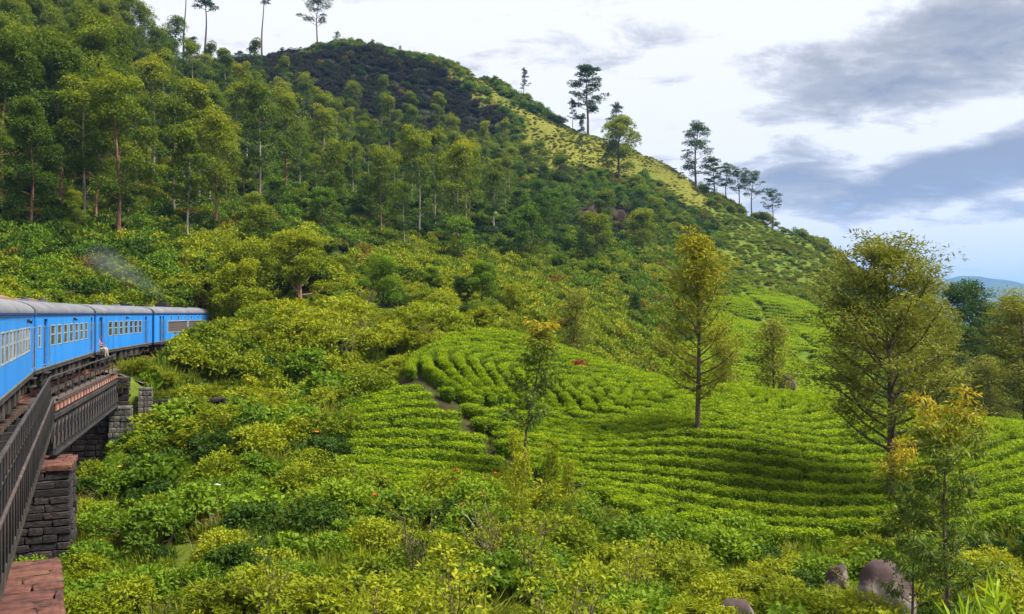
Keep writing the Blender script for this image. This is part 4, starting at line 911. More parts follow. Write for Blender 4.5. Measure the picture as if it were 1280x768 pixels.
def roof(par, L_, hw=1.40, z0=3.22, rise=.58, mat=ROOFM):
    th = np.linspace(-1, 1, 15); xs = hw * 1.02 * np.sin(th * math.pi / 2); zs = z0 + rise * np.cos(th * math.pi / 2) ** .85
    xi = np.concatenate([xs, xs[::-1] * .97]); zi = np.concatenate([zs, zs[::-1] - .05]); k = len(xi)
    V_ = np.concatenate([np.stack([xi, np.full(k, y_), zi], -1) for y_ in (-L_ / 2 - .04, L_ / 2 + .04)])
    q = [(i, (i + 1) % k, k + (i + 1) % k, k + i) for i in range(k)]
    m = MB().raw(V_, q)
    for y_, st in ((-1, 0), (1, k)):
        for i in range(14): m.raw([V_[st + i], V_[st + i + 1], V_[st + k - 2 - i], V_[st + k - 1 - i]], [(0, 1, 2, 3)] if y_ < 0 else [(3, 2, 1, 0)])
        e_ = np.array([(xs[i] * .965, y_ * (L_ / 2 - .02), zs[i] - .03) for i in range(15)]); e_ = np.vstack([e_, [(0, y_ * (L_ / 2 - .02), z0)]])
        m.raw(e_, None, [(i, i + 1, 15) for i in range(14)])
    ro = m.build('roof', mat, par, True)
    g = MB()
    for sx_ in (-1, 1): g.box((sx_ * (hw + .025), 0, z0 + .01), (.07, L_ + .04, .06))
    g.build('gutter', BLUE2, ro); return ro
def side_panels(mb, sx_, L_, openings, z0=1.0, z1=3.2, hw=1.40, t_=.06):
    """one wall with real openings (y0, y1, zlo, zhi), sorted along y"""
    x = sx_ * (hw - t_ / 2); y = -L_ / 2
    for a_, b_, lo, hi in sorted(openings):
        if a_ > y + 1e-3: mb.box((x, (y + a_) / 2, (z0 + z1) / 2), (t_, a_ - y, z1 - z0))
        if lo > z0 + 1e-3: mb.box((x, (a_ + b_) / 2, (z0 + lo) / 2), (t_, b_ - a_, lo - z0))
        if hi < z1 - 1e-3: mb.box((x, (a_ + b_) / 2, (hi + z1) / 2), (t_, b_ - a_, z1 - hi))
        y = b_
    if y < L_ / 2: mb.box((x, (y + L_ / 2) / 2, (z0 + z1) / 2), (t_, L_ / 2 - y, z1 - z0))
def vehicle(name, s0, s1, label, cat, wins, doors, ports=(), grilles=(), axles=2, vent_y=()):
    (x0, y0, _), (x1, y1, _) = track(s0), track(s1); L_ = math.hypot(x1 - x0, y1 - y0); th = math.atan2(x1 - x0, y1 - y0)
    e = empty(name, ((x0 + x1) / 2, (y0 + y1) / 2, 0), -th); tag(e, label, cat)
    body = MB(); WZ = (1.90, 2.74); DZ = (1.02, 3.02)
    ops = [(a_, b_, *WZ) for a_, b_ in wins] + [(a_, b_, *DZ) for a_, b_ in doors] + [(a_, b_, 2.78, 3.02) for a_, b_ in ports] + [(a_, b_, 1.72, 2.62) for a_, b_ in grilles]
    if ports:                                                     # engine wall: grilles below, ports above, built in two heights
        lo = [o_ for o_ in ops if o_[2] < 2.7 and o_[3] < 2.75]; full = [o_ for o_ in ops if o_[3] > 3.01 and o_[2] < 1.5]; hi = [o_ for o_ in ops if o_[2] > 2.7]
        for sx_ in (-1, 1):
            side_panels(body, sx_, L_, lo + [(a_, b_, 1.02, 2.70) for a_, b_, *_ in full], 1.0, 2.70); side_panels(body, sx_, L_, hi + [(a_, b_, 2.70, 3.02) for a_, b_, *_ in full], 2.70, 3.2)
    else:
        for sx_ in (-1, 1): side_panels(body, sx_, L_, ops)
    for yy in (-1, 1):
        ew = MB()
        for sx_ in (-1, 1): ew.box((sx_ * .92, yy * (L_ / 2 - .02), 2.1), (.84, .07, 2.18))
        ew.box((0, yy * (L_ / 2 - .02), 3.06), (1.0, .07, .26)); ew.build('end_wall', BLUE2, e)
    body.box((0, 0, 1.03), (2.66, L_ - .15, .06))
    body.build('body', BLUE, e)
    MB().box((0, 0, 2.1), (.06, L_ - .3, 2.0)).build('inner_partition', DARKIN, e)
    for yy in (-1, 1):
        g = MB().box((0, yy * (L_ / 2 + .08), 2.0), (1.1, .30, 1.9)); g.build('gangway', DARKIN, e)
    roof(e, L_)
    for sx_ in (-1, 1):
        xo = sx_ * 1.40
        for a_, b_ in wins:
            f = MB(); c = (a_ + b_) / 2; wd_ = b_ - a_
            for z_ in (WZ[0], WZ[1]): f.box((xo - sx_ * .004, c, z_), (.032, wd_ + .08, .045))
            for y_ in (a_, b_): f.box((xo - sx_ * .005, y_, (WZ[0] + WZ[1]) / 2), (.028, .045, WZ[1] - WZ[0] - .045))
            f.box((xo - sx_ * .016, c, 2.36), (.018, wd_ - .06, .05))
            fo = f.build('window', CREAM, e)
            for lo, hi, dx in ((WZ[0] + .03, 2.335, .030), (2.385, WZ[1] - .03, .024)):
                MB().box((xo - sx_ * dx, c, (lo + hi) / 2), (.012, wd_ - .06, hi - lo)).build('pane', GLASS, fo)
        for a_, b_ in doors:
            d = MB().box((xo - sx_ * .10, (a_ + b_) / 2, 2.02), (.04, b_ - a_ + .06, 2.0)); do = d.build('door', BLUE2 if not ports else DARKIN, e)
            MB().box((xo - sx_ * .076, (a_ + b_) / 2, 2.45), (.012, (b_ - a_) * .55, .62)).build('door_pane', GLASS, do)
            h = MB()
            for y_ in (a_ - .09, b_ + .09): h.cyl((xo + sx_ * .06, y_, 1.15), (xo + sx_ * .06, y_, 2.75), .018, 6); h.box((xo + sx_ * .03, y_, 1.18), (.06, .03, .03)); h.box((xo + sx_ * .03, y_, 2.72), (.06, .03, .03))
            h.build('handrail', CREAM, do)
            st = MB()
            for k in range(2): st.box((xo - sx_ * .02, (a_ + b_) / 2, .82 - .3 * k), (.30, b_ - a_, .04))
            for y_ in (a_ + .03, b_ - .03): st.box((xo - sx_ * .1, y_, .73), (.04, .04, .50))
            st.build('step', DARKM, do)
        for a_, b_ in ports:
            po = MB()
            for z_ in (2.78, 3.02): po.box((xo + sx_ * .004, (a_ + b_) / 2, z_), (.04, b_ - a_ + .06, .03))
            for y_ in (a_, b_): po.box((xo + sx_ * .004, y_, 2.90), (.036, .03, .21))
            o_ = po.build('porthole', CREAM, e); MB().box((xo - sx_ * .03, (a_ + b_) / 2, 2.90), (.012, b_ - a_ - .03, .21)).build('pane', DARKIN, o_)
        for a_, b_ in grilles:
            g = MB()
            for z_ in (1.72, 2.62): g.box((xo + sx_ * .004, (a_ + b_) / 2, z_), (.05, b_ - a_ + .08, .05))
            for y_ in (a_, b_): g.box((xo + sx_ * .004, y_, 2.17), (.045, .05, .85))
            go_ = g.build('grille', CREAM, e)
            slm_ = MB().box((0, 0, 0), (.03, b_ - a_ - .05, .06), Matrix.Rotation(R(-35 * sx_), 3, 'Y')).mesh('slat', GRILLE)
            for z_ in np.arange(1.79, 2.58, .062): link('slat', slm_, go_, (xo - sx_ * .03, (a_ + b_) / 2, z_))
    for sx_ in (-1, 1): MB().box((sx_ * 1.405, 0, 1.045), (.012, L_ - .06, .05)).build('trim_strip', LINEY, e)
    sf = MB()
    for sx_ in (-1, 1): sf.box((sx_ * 1.33, 0, .93), (.12, L_, .14))
    sf.box((0, 0, .9), (.5, L_ - .5, .2)); sf.build('sole_bar', DARKM, e)
    for k in range(5):
        y_ = -3.2 + 1.6 * k + rng.normal() * .2
        for sx_ in (-1, 1): MB().box((sx_ * 1.05, y_, .60), (.5, .55 + .5 * rng.random(), .42 + .16 * rng.random())).build('equipment_box', DARKM, e)
    for k in range(14):
        y_ = -L_ / 2 + .6 + k * (L_ - 1.2) / 13
        for sx_ in (-1, 1): link('hanger', HANG, e, (sx_ * 1.25, y_, .62))
    for yy in (-1, 1): bogie(e, yy * (L_ / 2 - 3.0), axles)
    for y_ in vent_y:
        MB().box((0, y_, 3.82), (.42, .5, .14)).cyl((0, y_, 3.88), (0, y_, 3.96), .16, 10).build('roof_vent', DARKIN if ports else ROOFM, e)
    for yy in (-1, 1):
        bf = MB()
        for sx_ in (-1, 1): bf.cyl((sx_ * .85, yy * L_ / 2, .93), (sx_ * .85, yy * (L_ / 2 + .22), .93), .09, 8); bf.cyl((sx_ * .85, yy * (L_ / 2 + .20), .93), (sx_ * .85, yy * (L_ / 2 + .24), .93), .2, 12)
        bf.build('buffer', DARKM, e)
    return e, L_, th
def evenly(a_, b_, n, wd_): return [(c - wd_ / 2, c + wd_ / 2) for c in np.linspace(a_, b_, n)]
lampm = lambda e, y_: MB().box((1.43, y_, 2.98), (.10, .16, .12)).cyl((1.42, y_, 2.98), (1.56, y_, 2.93), .05, 8).build('side_lamp', DARKIN, e)
c1, _, _ = vehicle('railway_coach', -17.4, -.42, 'blue railway coach nearest the end of the bridge railing, cut off by the picture', 'railway coach', evenly(-4.4, 6.0, 10, .78), [(-8.0, -7.2), (7.3, 8.05)], vent_y=(-4, 0, 4)); lampm(c1, 5.0)
c2, L2, th2 = vehicle('railway_coach', .42, 17.1, 'blue railway coach with open doors on the bridge, second before the engine', 'railway coach', [(-7.9, -7.45)] + evenly(-4.7, 5.2, 7, 1.0), [(-6.75, -5.95), (7.0, 7.8)], vent_y=(-3, 1)); lampm(c2, .9)
c3, L3, th3 = vehicle('railway_coach', 17.95, 34.5, 'blue railway coach coupled directly behind the engine', 'railway coach', evenly(-4.9, 3.9, 7, .92), [(-7.6, -6.8), (5.6, 6.3)], vent_y=(-2, 3)); lampm(c3, -.6)
lo, L4, th4 = vehicle('locomotive', 35.4, 51.9, 'blue diesel locomotive with grey side grilles leading the train', 'locomotive', [], [(-7.0, -6.5), (-6.2, -5.75)], ports=evenly(-3.9, 6.3, 6, .42), grilles=[(-4.8, .9), (1.3, 6.9)], axles=3, vent_y=())
cb = MB().box((0, L4 / 2 + .02, 2.75), (2.3, .06, .75)); cbo = cb.build('cab_front', BLUE2, lo)
for sx_ in (-1, 1): MB().box((sx_ * .58, L4 / 2 + .06, 2.78), (.95, .03, .5)).build('cab_window', GLASS, lo)
MB().box((0, -1.5, 3.92), (.9, 1.1, .30)).box((0, -1.5, 4.09), (.6, .8, .06)).build('exhaust_stack', DARKIN, lo)
MB().box((0, -6.6, 3.82), (.8, 1.4, .14)).build('roof_hatch', DARKIN, lo); MB().cyl((0, 3.2, 3.74), (0, 3.2, 3.88), .75, 20).build('roof_fan', DARKIN, lo)
MB().box((1.41, 1.1, 2.15), (.03, .06, 1.0)).build('trim_strip', CREAM, lo)
ed = MB()
for y_ in (-.85,): ed.box((0, L3 / 2 - 2.2, 3.86), (.7, .9, .22))
ed.build('roof_water_tank', DARKIN, c3)
# a bare brown earth bank cut back behind the coaches
def rock_mesh(seed, mat, n=3, amp=.28, squash=.75):
    import bmesh
    bm = bmesh.new(); bmesh.ops.create_icosphere(bm, subdivisions=n, radius=1.0); r = np.random.default_rng(seed); o1 = r.random(3) * 20
    from mathutils import noise as mn
    for v in bm.verts:
        p = v.co.copy(); q = p * 1.1 + Vector(o1); k = 1 + amp * mn.noise(q) * 1.6 + amp * .45 * mn.noise(q * 2.7) + amp * .2 * mn.noise(q * 6)
        v.co = p * k
        # flat faces broken off
        for a_ in range(3):
            nrm = Vector((math.cos(a_ * 2.1 + seed), math.sin(a_ * 2.1 + seed), .5 - .3 * a_)).normalized(); dd = v.co.dot(nrm)
            if dd > .82: v.co -= nrm * (dd - .82) * .85
        v.co.z *= squash
    me = bpy.data.meshes.new('rock'); bm.to_mesh(me); bm.free(); me.materials.append(mat)
    for p_ in me.polygons: p_.use_smooth = True
    return me
EARTH = surf('brown_earth', [(0.2, (.05, .025, .018)), (0.5, (.13, .075, .05)), (0.8, (.24, .16, .12))], 1.5, 7, rough=1, bump=.8, dist=.15)
eb = link('earth_bank', rock_mesh(5, EARTH, 4, .25, .5), None, (-30.5, 54.0, 2.0), (0, 0, R(12)), (2.2, 9.0, 4.3)); tag(eb, 'bare brown earth bank rising behind the coaches', 'earth bank')

# ------------------------------------------------------------------ bridge
K_ = Vector((-17.2, 33.0, 0)); A_ = Vector((-6.6, 10.8, 0)); B_ = Vector((-22.7, 50.6, 0))
br = empty('railway_bridge', (K_.x, K_.y, 0)); tag(br, 'dark iron railway bridge with lattice girders and railings under the train', 'bridge')
off = Vector((-K_.x, -K_.y, 0))
def put(mb, name, mat): o_ = mb.build(name, mat, br); o_.location = off; return o_
def shared(name, me, p, rz, sc_=(1, 1, 1), rx=0): return link(name, me, br, Vector(p) + off, (rx, 0, rz), sc_)
for side in (0, 1):
    for (p0, p1, span) in ((A_, K_, 1), (K_, B_, 2)):
        d = (p1 - p0).normalized(); nr = Vector((d.y, -d.x, 0)); ln = (p1 - p0).length
        if side: p0 = p0 - nr * 5.1; p1 = p1 - nr * 5.1; sg = -1
        else: sg = 1
        rz = -math.atan2(d.x, d.y); up = Vector((0, 0, 1))
        def P(t_, o_=0., z_=0.): return p0 + d * t_ + nr * o_ * sg + up * z_
        if span == 1:
            put(MB().tube([P(0, 0, .86), P(ln, 0, .86)], .035, 8), 'handrail', HANDR)
            put(MB().tube([P(0, 0, .40), P(ln, 0, .40)], .022, 6), 'middle_rail', HANDR)
            put(MB().tube([P(0, .12, .10), P(ln, .12, .10)], .035, 8), 'lower_rail', HANDR)
            put(MB().bar(P(0, .10, -.86), P(ln, .10, -.86), .09, .26), 'bottom_chord', GIRD)
            put(MB().bar(P(0, .02, -.28), P(ln, .02, -.28), .16, .34), 'deck_beam', GIRD)
            pm = MB().box((0, 0, .05), (.05, .07, 1.62)).box((.03, 0, .05), (.012, .12, 1.60)).mesh('railing_post', HANDR)
            p2 = MB().box((0, 0, -.36), (.05, .07, .92)).box((.03, 0, -.36), (.012, .12, .90)).mesh('girder_post', GIRD)
            for k in range(int(ln / .62)):
                t_ = .3 + k * .62
                shared('railing_post', pm, P(t_, 0, 0), rz); shared('girder_post', p2, P(t_ + .31, .12, 0), rz)
        else:
            put(MB().tube([P(0, 0, .86), P(ln, 0, .86)], .035, 8), 'handrail', HANDR)
            put(MB().tube([P(0, 0, .42), P(ln, 0, .42)], .02, 6), 'middle_rail', GIRD)
            put(MB().tube([P(0, .25, .02), P(ln, .25, .02)], .05, 8), 'walkway_edge', HANDR)
            put(MB().bar(P(0, .1, -.62), P(ln, .1, -.62), .16, .16), 'top_chord', GIRD)
            put(MB().bar(P(0, .1, -2.02), P(ln, .1, -2.02), .30, .05).bar(P(0, .1, -1.90), P(ln, .1, -1.90), .05, .24), 'bottom_chord', GIRD)
            pm = MB().box((0, 0, .43), (.05, .05, .86)).mesh('railing_post', GIRD)
            vm = MB().box((0, 0, -1.3), (.07, .10, 1.40)).mesh('girder_post', GIRD)
            pn = MB().box((0, 0, -.28), (.04, .58, .26)).box((-.01, 0, -.28), (.03, .64, .04)).mesh('walkway_board', PANELR)
            sp_ = .80; n = int(ln / sp_)
            gs = MB().raw([(0, -.26, -1.78), (0, .26, -1.78), (0, .05, -1.30), (0, -.05, -1.30), (.025, -.26, -1.78), (.025, .26, -1.78), (.025, .05, -1.30), (.025, -.05, -1.30)], [(3, 2, 1, 0), (4, 5, 6, 7), (0, 1, 5, 4), (1, 2, 6, 5), (2, 3, 7, 6), (3, 0, 4, 7)]).mesh('gusset', HANDR)
            bm_ = MB().bar((0, -sp_ / 2, -1.80), (0, sp_ / 2, -.70), .035, .09, (1, 0, 0)).mesh('brace', GIRD)
            for k in range(n + 1):
                t_ = k * sp_ + .1
                shared('girder_post', vm, P(t_, .1), rz); shared('gusset', gs, P(t_, .15), rz)
                if k < n:
                    shared('walkway_board', pn, P(t_ + sp_ / 2, .16), rz)
                    shared('brace', bm_, P(t_ + sp_ / 2, .06), rz); shared('brace', bm_, P(t_ + sp_ / 2, .02), rz, (1, -1, 1))
                if k % 2 == 0: shared('railing_post', pm, P(t_, 0), rz)
        if side == 0:
            cg = MB().box((0, 0, -.62), (5.0, .22, .42)).mesh('cross_girder', GIRD)
            for t_ in np.arange(.6, ln, 2.0): shared('cross_girder', cg, P(t_, -2.55, 0), rz)
            dk = MB().bar(P(0, -1.6, -.38), P(ln, -1.6, -.38), .35, .36).bar(P(0, -3.4, -.38), P(ln, -3.4, -.38), .35, .36); put(dk, 'rail_bearer', GIRD)
            put(MB().bar(P(0, -.45, -.30), P(ln, -.45, -.30), .5, .05).bar(P(0, -4.5, -.3), P(ln, -4.5, -.3), .5, .05), 'walkway', TIMBER)

# stone blocks --------------------------------------------------------
def block_mesh(seed, mat):
    import bmesh
    r = np.random.default_rng(seed); bm = bmesh.new(); bmesh.ops.create_cube(bm, size=1.0)
    bmesh.ops.bevel(bm, geom=bm.edges[:], offset=.07, segments=1, affect='EDGES')
    for v in bm.verts: v.co += Vector(r.normal(size=3) * .022)
    me = bpy.data.meshes.new('stone'); bm.to_mesh(me); bm.free(); me.materials.append(mat); return me
BLK = {m.name: [block_mesh(500 + i, m) for i in range(5)] for m in (STONED, STONEG, STONER)}
def masonry(name, label, cat, org, rz, wx, wy, ztop, zbot, mat, course=.34, slen=.62, cap=None, top_lay=None, group=None, batter=.02):
    """a pier of coursed stones round a solid core; x across, y along the line"""
    e = empty(name, (org[0], org[1], zbot), rz); tag(e, label, cat, group)
    MB().box((0, 0, (ztop - zbot) / 2 - .12), (wx - .30, wy - .30, ztop - zbot - .26)).build('core', mat, e)
    z = 0.0; hgt = ztop - zbot; ci = 0
    while z < hgt - .05:
        ch = min(course * (.85 + .3 * rng.random()), hgt - z)
        if hgt - z - ch < .12: ch = hgt - z
        gro = batter * (hgt - z)
        for face in range(4):
            ln = (wx if face < 2 else wy) + gro * 2; dep = .34; t_ = -ln / 2 + (.0 if face < 2 else dep * .5)
            end = ln / 2 - (0 if face < 2 else dep * .5); first = True
            while t_ < end - .02:
                sl = slen * (.6 + .8 * rng.random()) * (.6 if first and ci % 2 else 1); first = False
                if end - t_ - sl < .2: sl = end - t_
                c = t_ + sl / 2; outp = (wy if face < 2 else wx) / 2 + gro - dep / 2 + rng.normal() * .030
                loc = (c, (-1 if face == 0 else 1) * outp) if face < 2 else ((-1 if face == 2 else 1) * outp, c)
                o_ = link('stone', BLK[mat.name][rng.integers(5)], e, (loc[0], loc[1], z + ch / 2), (rng.normal() * .02, rng.normal() * .02, (0 if face < 2 else R(90)) + rng.normal() * .03), (sl - .02 - .03 * rng.random(), dep, ch - .02 - .03 * rng.random())); t_ += sl
        z += ch; ci += 1
    if cap:
        y_ = -wy / 2 - .08
        while y_ < wy / 2 - .05:
            l_ = min(.5 * (.8 + .5 * rng.random()), wy / 2 + .08 - y_); x_ = -wx / 2 - .1
            while x_ < wx / 2:
                w_ = min(.9 * (.6 + .8 * rng.random()), wx / 2 + .1 - x_)
                link('cap_stone', BLK[cap.name][rng.integers(5)], e, (x_ + w_ / 2, y_ + l_ / 2, hgt + .07 + rng.normal() * .012), (rng.normal() * .02, rng.normal() * .02, rng.normal() * .02), (w_ - .02, l_ - .025, .2)); x_ += w_
            y_ += l_
    return e
ang = R(22)
masonry('stone_pier', 'dark coursed stone pier carrying the bend of the bridge', 'pier', (-18.9, 32.1), ang, 5.4, 2.5, -2.36, -6.6, STONED, course=.27, slen=.8, cap=STONER)
masonry('stone_pier', 'reddish stone pier top beneath the railing of the near span', 'pier', (-11.35, 16.5), R(28), 5.2, 5.2, -2.42, -6.4, STONER, course=.4, slen=.9, cap=STONER)
masonry('stone_abutment', 'stone abutment, its dark colour holding the bridge shadow, where the bridge meets the bank', 'abutment', (-25.2, 51.1), R(15.4), 6.0, 1.6, -2.15, -5.6, STONED, course=.34, slen=.6)  # dark stone used here to paint in the shadow under the bridge
masonry('stone_abutment', 'rough stone back wall under the end of the bridge deck', 'abutment', (-25.35, 51.75), R(15.2), 5.6, .6, -.5, -2.6, STONED, course=.34, slen=.6)
masonry('stone_pillar', 'weathered pale stone pillar at the bank end of the bridge', 'pillar', (-22.55, 51.2), R(15.4), 1.15, 1.1, -2.1, -5.4, STONEG, course=.32, slen=.5)
masonry('wing_wall', 'overgrown dark stone wing wall beside the pale pillar', 'wall', (-19.9, 53.5), R(14), 5.0, .8, -1.9, -4.9, STONED, course=.34, slen=.55)
masonry('stone_abutment', 'short pale stone block stack next to the wing wall', 'abutment', (-21.6, 52.3), R(17), .75, .6, -1.1, -3.2, STONEG, course=.32, slen=.45)

# ------------------------------------------------------------------ people at the open doors
SKIN = surf('skin', [(0.2, (.16, .08, .05)), (0.8, (.24, .13, .085))], 6, rough=.6)
HAIR = surf('black_hair', [(0.2, (.006, .005, .005)), (0.8, (.02, .015, .012))], 10, rough=.5)
def cloth(n_, c): return surf(n_, [(0.2, tuple(x * .7 for x in c)), (0.8, c)], 6, rough=.9)
def skin_body(name, J, E, mats, root, colour):
    me = bpy.data.meshes.new(name); names = list(J); ix = {k: i for i, k in enumerate(names)}
    me.from_pydata([J[k][:3] for k in names], [(ix[a_], ix[b_]) for a_, b_ in E], [])
    o_ = bpy.data.objects.new(name, me); COL.objects.link(o_)
    md = o_.modifiers.new('s', 'SKIN'); md.use_smooth_shade = True
    for k, v in zip(names, me.skin_vertices[0].data): v.radius = (J[k][3], J[k][3] if len(J[k]) < 5 else J[k][4]); v.use_root = (k == root)
    ms = o_.modifiers.new('d', 'SUBSURF'); ms.levels = 1; ms.render_levels = 1
    dg = bpy.context.evaluated_depsgraph_get(); dg.update(); em = bpy.data.meshes.new_from_object(o_.evaluated_get(dg)); bpy.data.objects.remove(o_)
    for m in mats: em.materials.append(m)
    for p_ in em.polygons: p_.material_index = colour(Vector(p_.center)); p_.use_smooth = True
    return em
def person(label, loc, rz, shirt, legs, J):
    E = [('pel', 'wai'), ('wai', 'che'), ('che', 'nec'), ('nec', 'jaw'), ('jaw', 'hed')]
    for s_ in 'lr':
        E += [('che', 'sh' + s_), ('sh' + s_, 'el' + s_), ('el' + s_, 'wr' + s_), ('wr' + s_, 'pa' + s_), ('pel', 'hi' + s_), ('hi' + s_, 'kn' + s_), ('kn' + s_, 'an' + s_), ('an' + s_, 'to' + s_)]
        w0 = Vector(J['pa' + s_][:3]); dv = (w0 - Vector(J['wr' + s_][:3])).normalized(); sd_ = dv.cross(Vector((0, .3, 1))).normalized()
        for f in range(5):
            o1 = w0 + sd_ * (f - 2) * .019 + dv * (.03 if f else -.01); l_ = (.05, .075, .082, .076, .06)[f]
            J['f%s%da' % (s_, f)] = (*(w0 + sd_ * (f - 2) * .016 + dv * .012), .010); J['f%s%db' % (s_, f)] = (*(o1 + dv * l_ * .6 + sd_ * (-.02 if f == 0 else 0)), .009); J['f%s%dc' % (s_, f)] = (*(o1 + dv * l_ + Vector((0, 0, -.018))), .008)
            E += [('pa' + s_, 'f%s%da' % (s_, f)), ('f%s%da' % (s_, f), 'f%s%db' % (s_, f)), ('f%s%db' % (s_, f), 'f%s%dc' % (s_, f))]
    def colr(c):
        if c.z > J['nec'][2] - .02: return 0
        for s_ in 'lr':
            if (c - Vector(J['wr' + s_][:3])).length < .16 or (c - Vector(J['pa' + s_][:3])).length < .14: return 0
            if (c - Vector(J['to' + s_][:3])).length < .14: return 3
        dl = min((c - (Vector(J[a_ + s_][:3]) * (1 - t_) + Vector(J[b_ + s_][:3]) * t_)).length for s_ in 'lr' for a_, b_ in (('hi', 'kn'), ('kn', 'an')) for t_ in (0, .25, .5, .75, 1))
        if dl < .13 and c.z < J['pel'][2] + .12: return 2
        return 1
    em = skin_body('person', J, E, [SKIN, shirt, legs, HAIR], 'pel', colr)
    o_ = link('person', em, None, loc, (0, 0, rz)); tag(o_, label, 'person')
    hd = Vector(J['hed'][:3]); hm_ = MB(); u, v = np.meshgrid(np.linspace(0, 2 * math.pi, 14, endpoint=False), np.linspace(0, 1.75, 7)); 
    P_ = np.stack([np.sin(v) * np.cos(u) * .104, np.sin(v) * np.sin(u) * .118 - .012, np.cos(v) * .125], -1); P_[..., 2] = np.where((P_[..., 1] > .05) & (P_[..., 2] < .03), .03, P_[..., 2])
    P_ = P_.reshape(-1, 3) + np.array(hd) + [0, -.008, .012]; k = 14
    hm_.raw(P_, [(a_ * k + b_, a_ * k + (b_ + 1) % k, (a_ + 1) * k + (b_ + 1) % k, (a_ + 1) * k + b_) for a_ in range(6) for b_ in range(k)]).build('hair', HAIR, o_, True)
    fc = MB()
    fc.box(hd + Vector((0, .112, -.03)), (.026, .03, .045)); fo = fc.build('nose', SKIN, o_)
    for s_ in (-1, 1):
        MB().box(hd + Vector((s_ * .036, .100, .0)), (.028, .012, .012)).build('eye', HAIR, o_); MB().box(hd + Vector((s_ * .098, .0, -.02)), (.016, .035, .06)).build('ear', SKIN, o_)
    MB().box(hd + Vector((0, .098, -.075)), (.05, .012, .012)).build('mouth', HAIR, o_)
    return o_
# y is the way the figure faces; z = 0 at seat or foot level
sit = dict(pel=(0, 0, .10, .13, .11), wai=(0, -.03, .28, .125, .10), che=(0, .02, .50, .15, .105), nec=(0, .05, .66, .055), jaw=(0, .075, .74, .06, .07), hed=(0, .07, .84, .095, .105),
           shl=(-.20, .02, .57, .065), shr=(.20, .02, .57, .065), ell=(-.30, .10, .34, .048), elr=(.26, .12, .32, .048), wrl=(-.33, .30, .42, .032), wrr=(.14, .34, .24, .032), pal=(-.335, .36, .46, .034, .02), par=(.11, .41, .23, .034, .02),
           hil=(-.10, .04, .08, .095), hir=(.10, .04, .08, .095), knl=(-.13, .46, .12, .066), knr=(.12, .45, .10, .066), anl=(-.13, .50, -.32, .042), anr=(.13, .42, -.34, .042), tol=(-.13, .66, -.38, .04, .03), tor=(.13, .58, -.40, .04, .03))
stand = dict(pel=(0, 0, .95, .135, .11), wai=(0, 0, 1.10, .125, .10), che=(0, .03, 1.33, .15, .105), nec=(0, .07, 1.49, .055), jaw=(0, .10, 1.56, .06, .07), hed=(0, .10, 1.66, .095, .105),
             shl=(-.20, .03, 1.40, .065), shr=(.20, .03, 1.40, .065), ell=(-.34, .08, 1.22, .048), elr=(.36, .10, 1.22, .048), wrl=(-.40, .16, 1.42, .032), wrr=(.40, .18, 1.42, .032), pal=(-.405, .17, 1.50, .034, .02), par=(.405, .19, 1.50, .034, .02),
             hil=(-.10, 0, .90, .095), hir=(.10, 0, .90, .095), knl=(-.11, .03, .48, .066), knr=(.11, .05, .48, .066), anl=(-.11, 0, .07, .042), anr=(.11, .02, .07, .042), tol=(-.11, .16, .035, .04, .03), tor=(.11, .18, .035, .04, .03))
def on_vehicle(e, lx, ly, z): 
    th = e.rotation_euler.z; return (e.location.x + lx * math.cos(th) - ly * math.sin(th), e.location.y + lx * math.sin(th) + ly * math.cos(th), z)
person('person in pale clothes sitting in the coach doorway with legs hanging out', on_vehicle(c3, 1.24, -7.2, 1.07), c3.rotation_euler.z - R(90), cloth('pink_shirt', (.50, .24, .24)), cloth('cream_trousers', (.36, .31, .25)), dict(sit))
person('person in pink top and dark trousers leaning out of the coach door', on_vehicle(c2, 1.20, 7.4, 1.07), c2.rotation_euler.z - R(90), cloth('rose_shirt', (.46, .22, .28)), cloth('dark_trousers', (.02, .02, .04)), dict(stand))

# ------------------------------------------------------------------ boulders
m_, t, o = new_mat('boulder_rock')
pb = N(t, 'ShaderNodeBsdfPrincipled'); pb.inputs['Roughness'].default_value = .9; tcb = N(t, 'ShaderNodeTexCoord')
nb = N(t, 'ShaderNodeTexNoise', i_Scale=2.2, i_Detail=8.0, i_Roughness=.7); t.links.new(tcb.outputs['Object'], nb.inputs['Vector'])
sp3 = N(t, 'ShaderNodeSeparateXYZ'); t.links.new(tcb.outputs['Object'], sp3.inputs[0])
f = M2(t, 'ADD', M2(t, 'MULTIPLY', sp3.outputs[2], .42), M2(t, 'MULTIPLY', nb.outputs['Fac'], .9))
f = M2(t, 'ADD', M2(t, 'ADD', f, .10), M2(t, 'MULTIPLY', sp3.outputs[0], .30))
rp = N(t, 'ShaderNodeValToRGB'); set_ramp(rp, [(.22, (.05, .035, .025)), (.40, (.10, .085, .07)), (.52, (.16, .145, .12)), (.58, (.07, .045, .042)), (.72, (.036, .019, .019)), (1.0, (.05, .030, .030))]); t.links.new(f, rp.inputs[0])
t.links.new(rp.outputs[0], pb.inputs['Base Color']); bb = N(t, 'ShaderNodeBump', i_Strength=.7, i_Distance=.06); t.links.new(nb.outputs['Fac'], bb.inputs['Height']); t.links.new(bb.outputs[0], pb.inputs['Normal']); t.links.new(pb.outputs[0], o.inputs[0])
def boulder(px, d, top, wpx, lab, seed, sy_k=.9):
    x, y, z = at(px, d); zt = EYE - (top - HY) * d / F; w_ = wpx * d / F / 2; h_ = max((zt - z) * .66, .35)
    o_ = link('boulder', rock_mesh(seed, m_, 4, .2, .85), None, (x, y, zt - h_ * .78), (0, 0, seed), (w_ * 1.08, w_ * sy_k * 1.2, h_)); tag(o_, lab, 'boulder')
boulder(1106, 28, 708, 68, 'big purple-brown boulder with pale lichen face below the tea', 1)
boulder(1046, 33, 706, 26, 'small pale rock half buried in shrubs next to the boulder', 2)
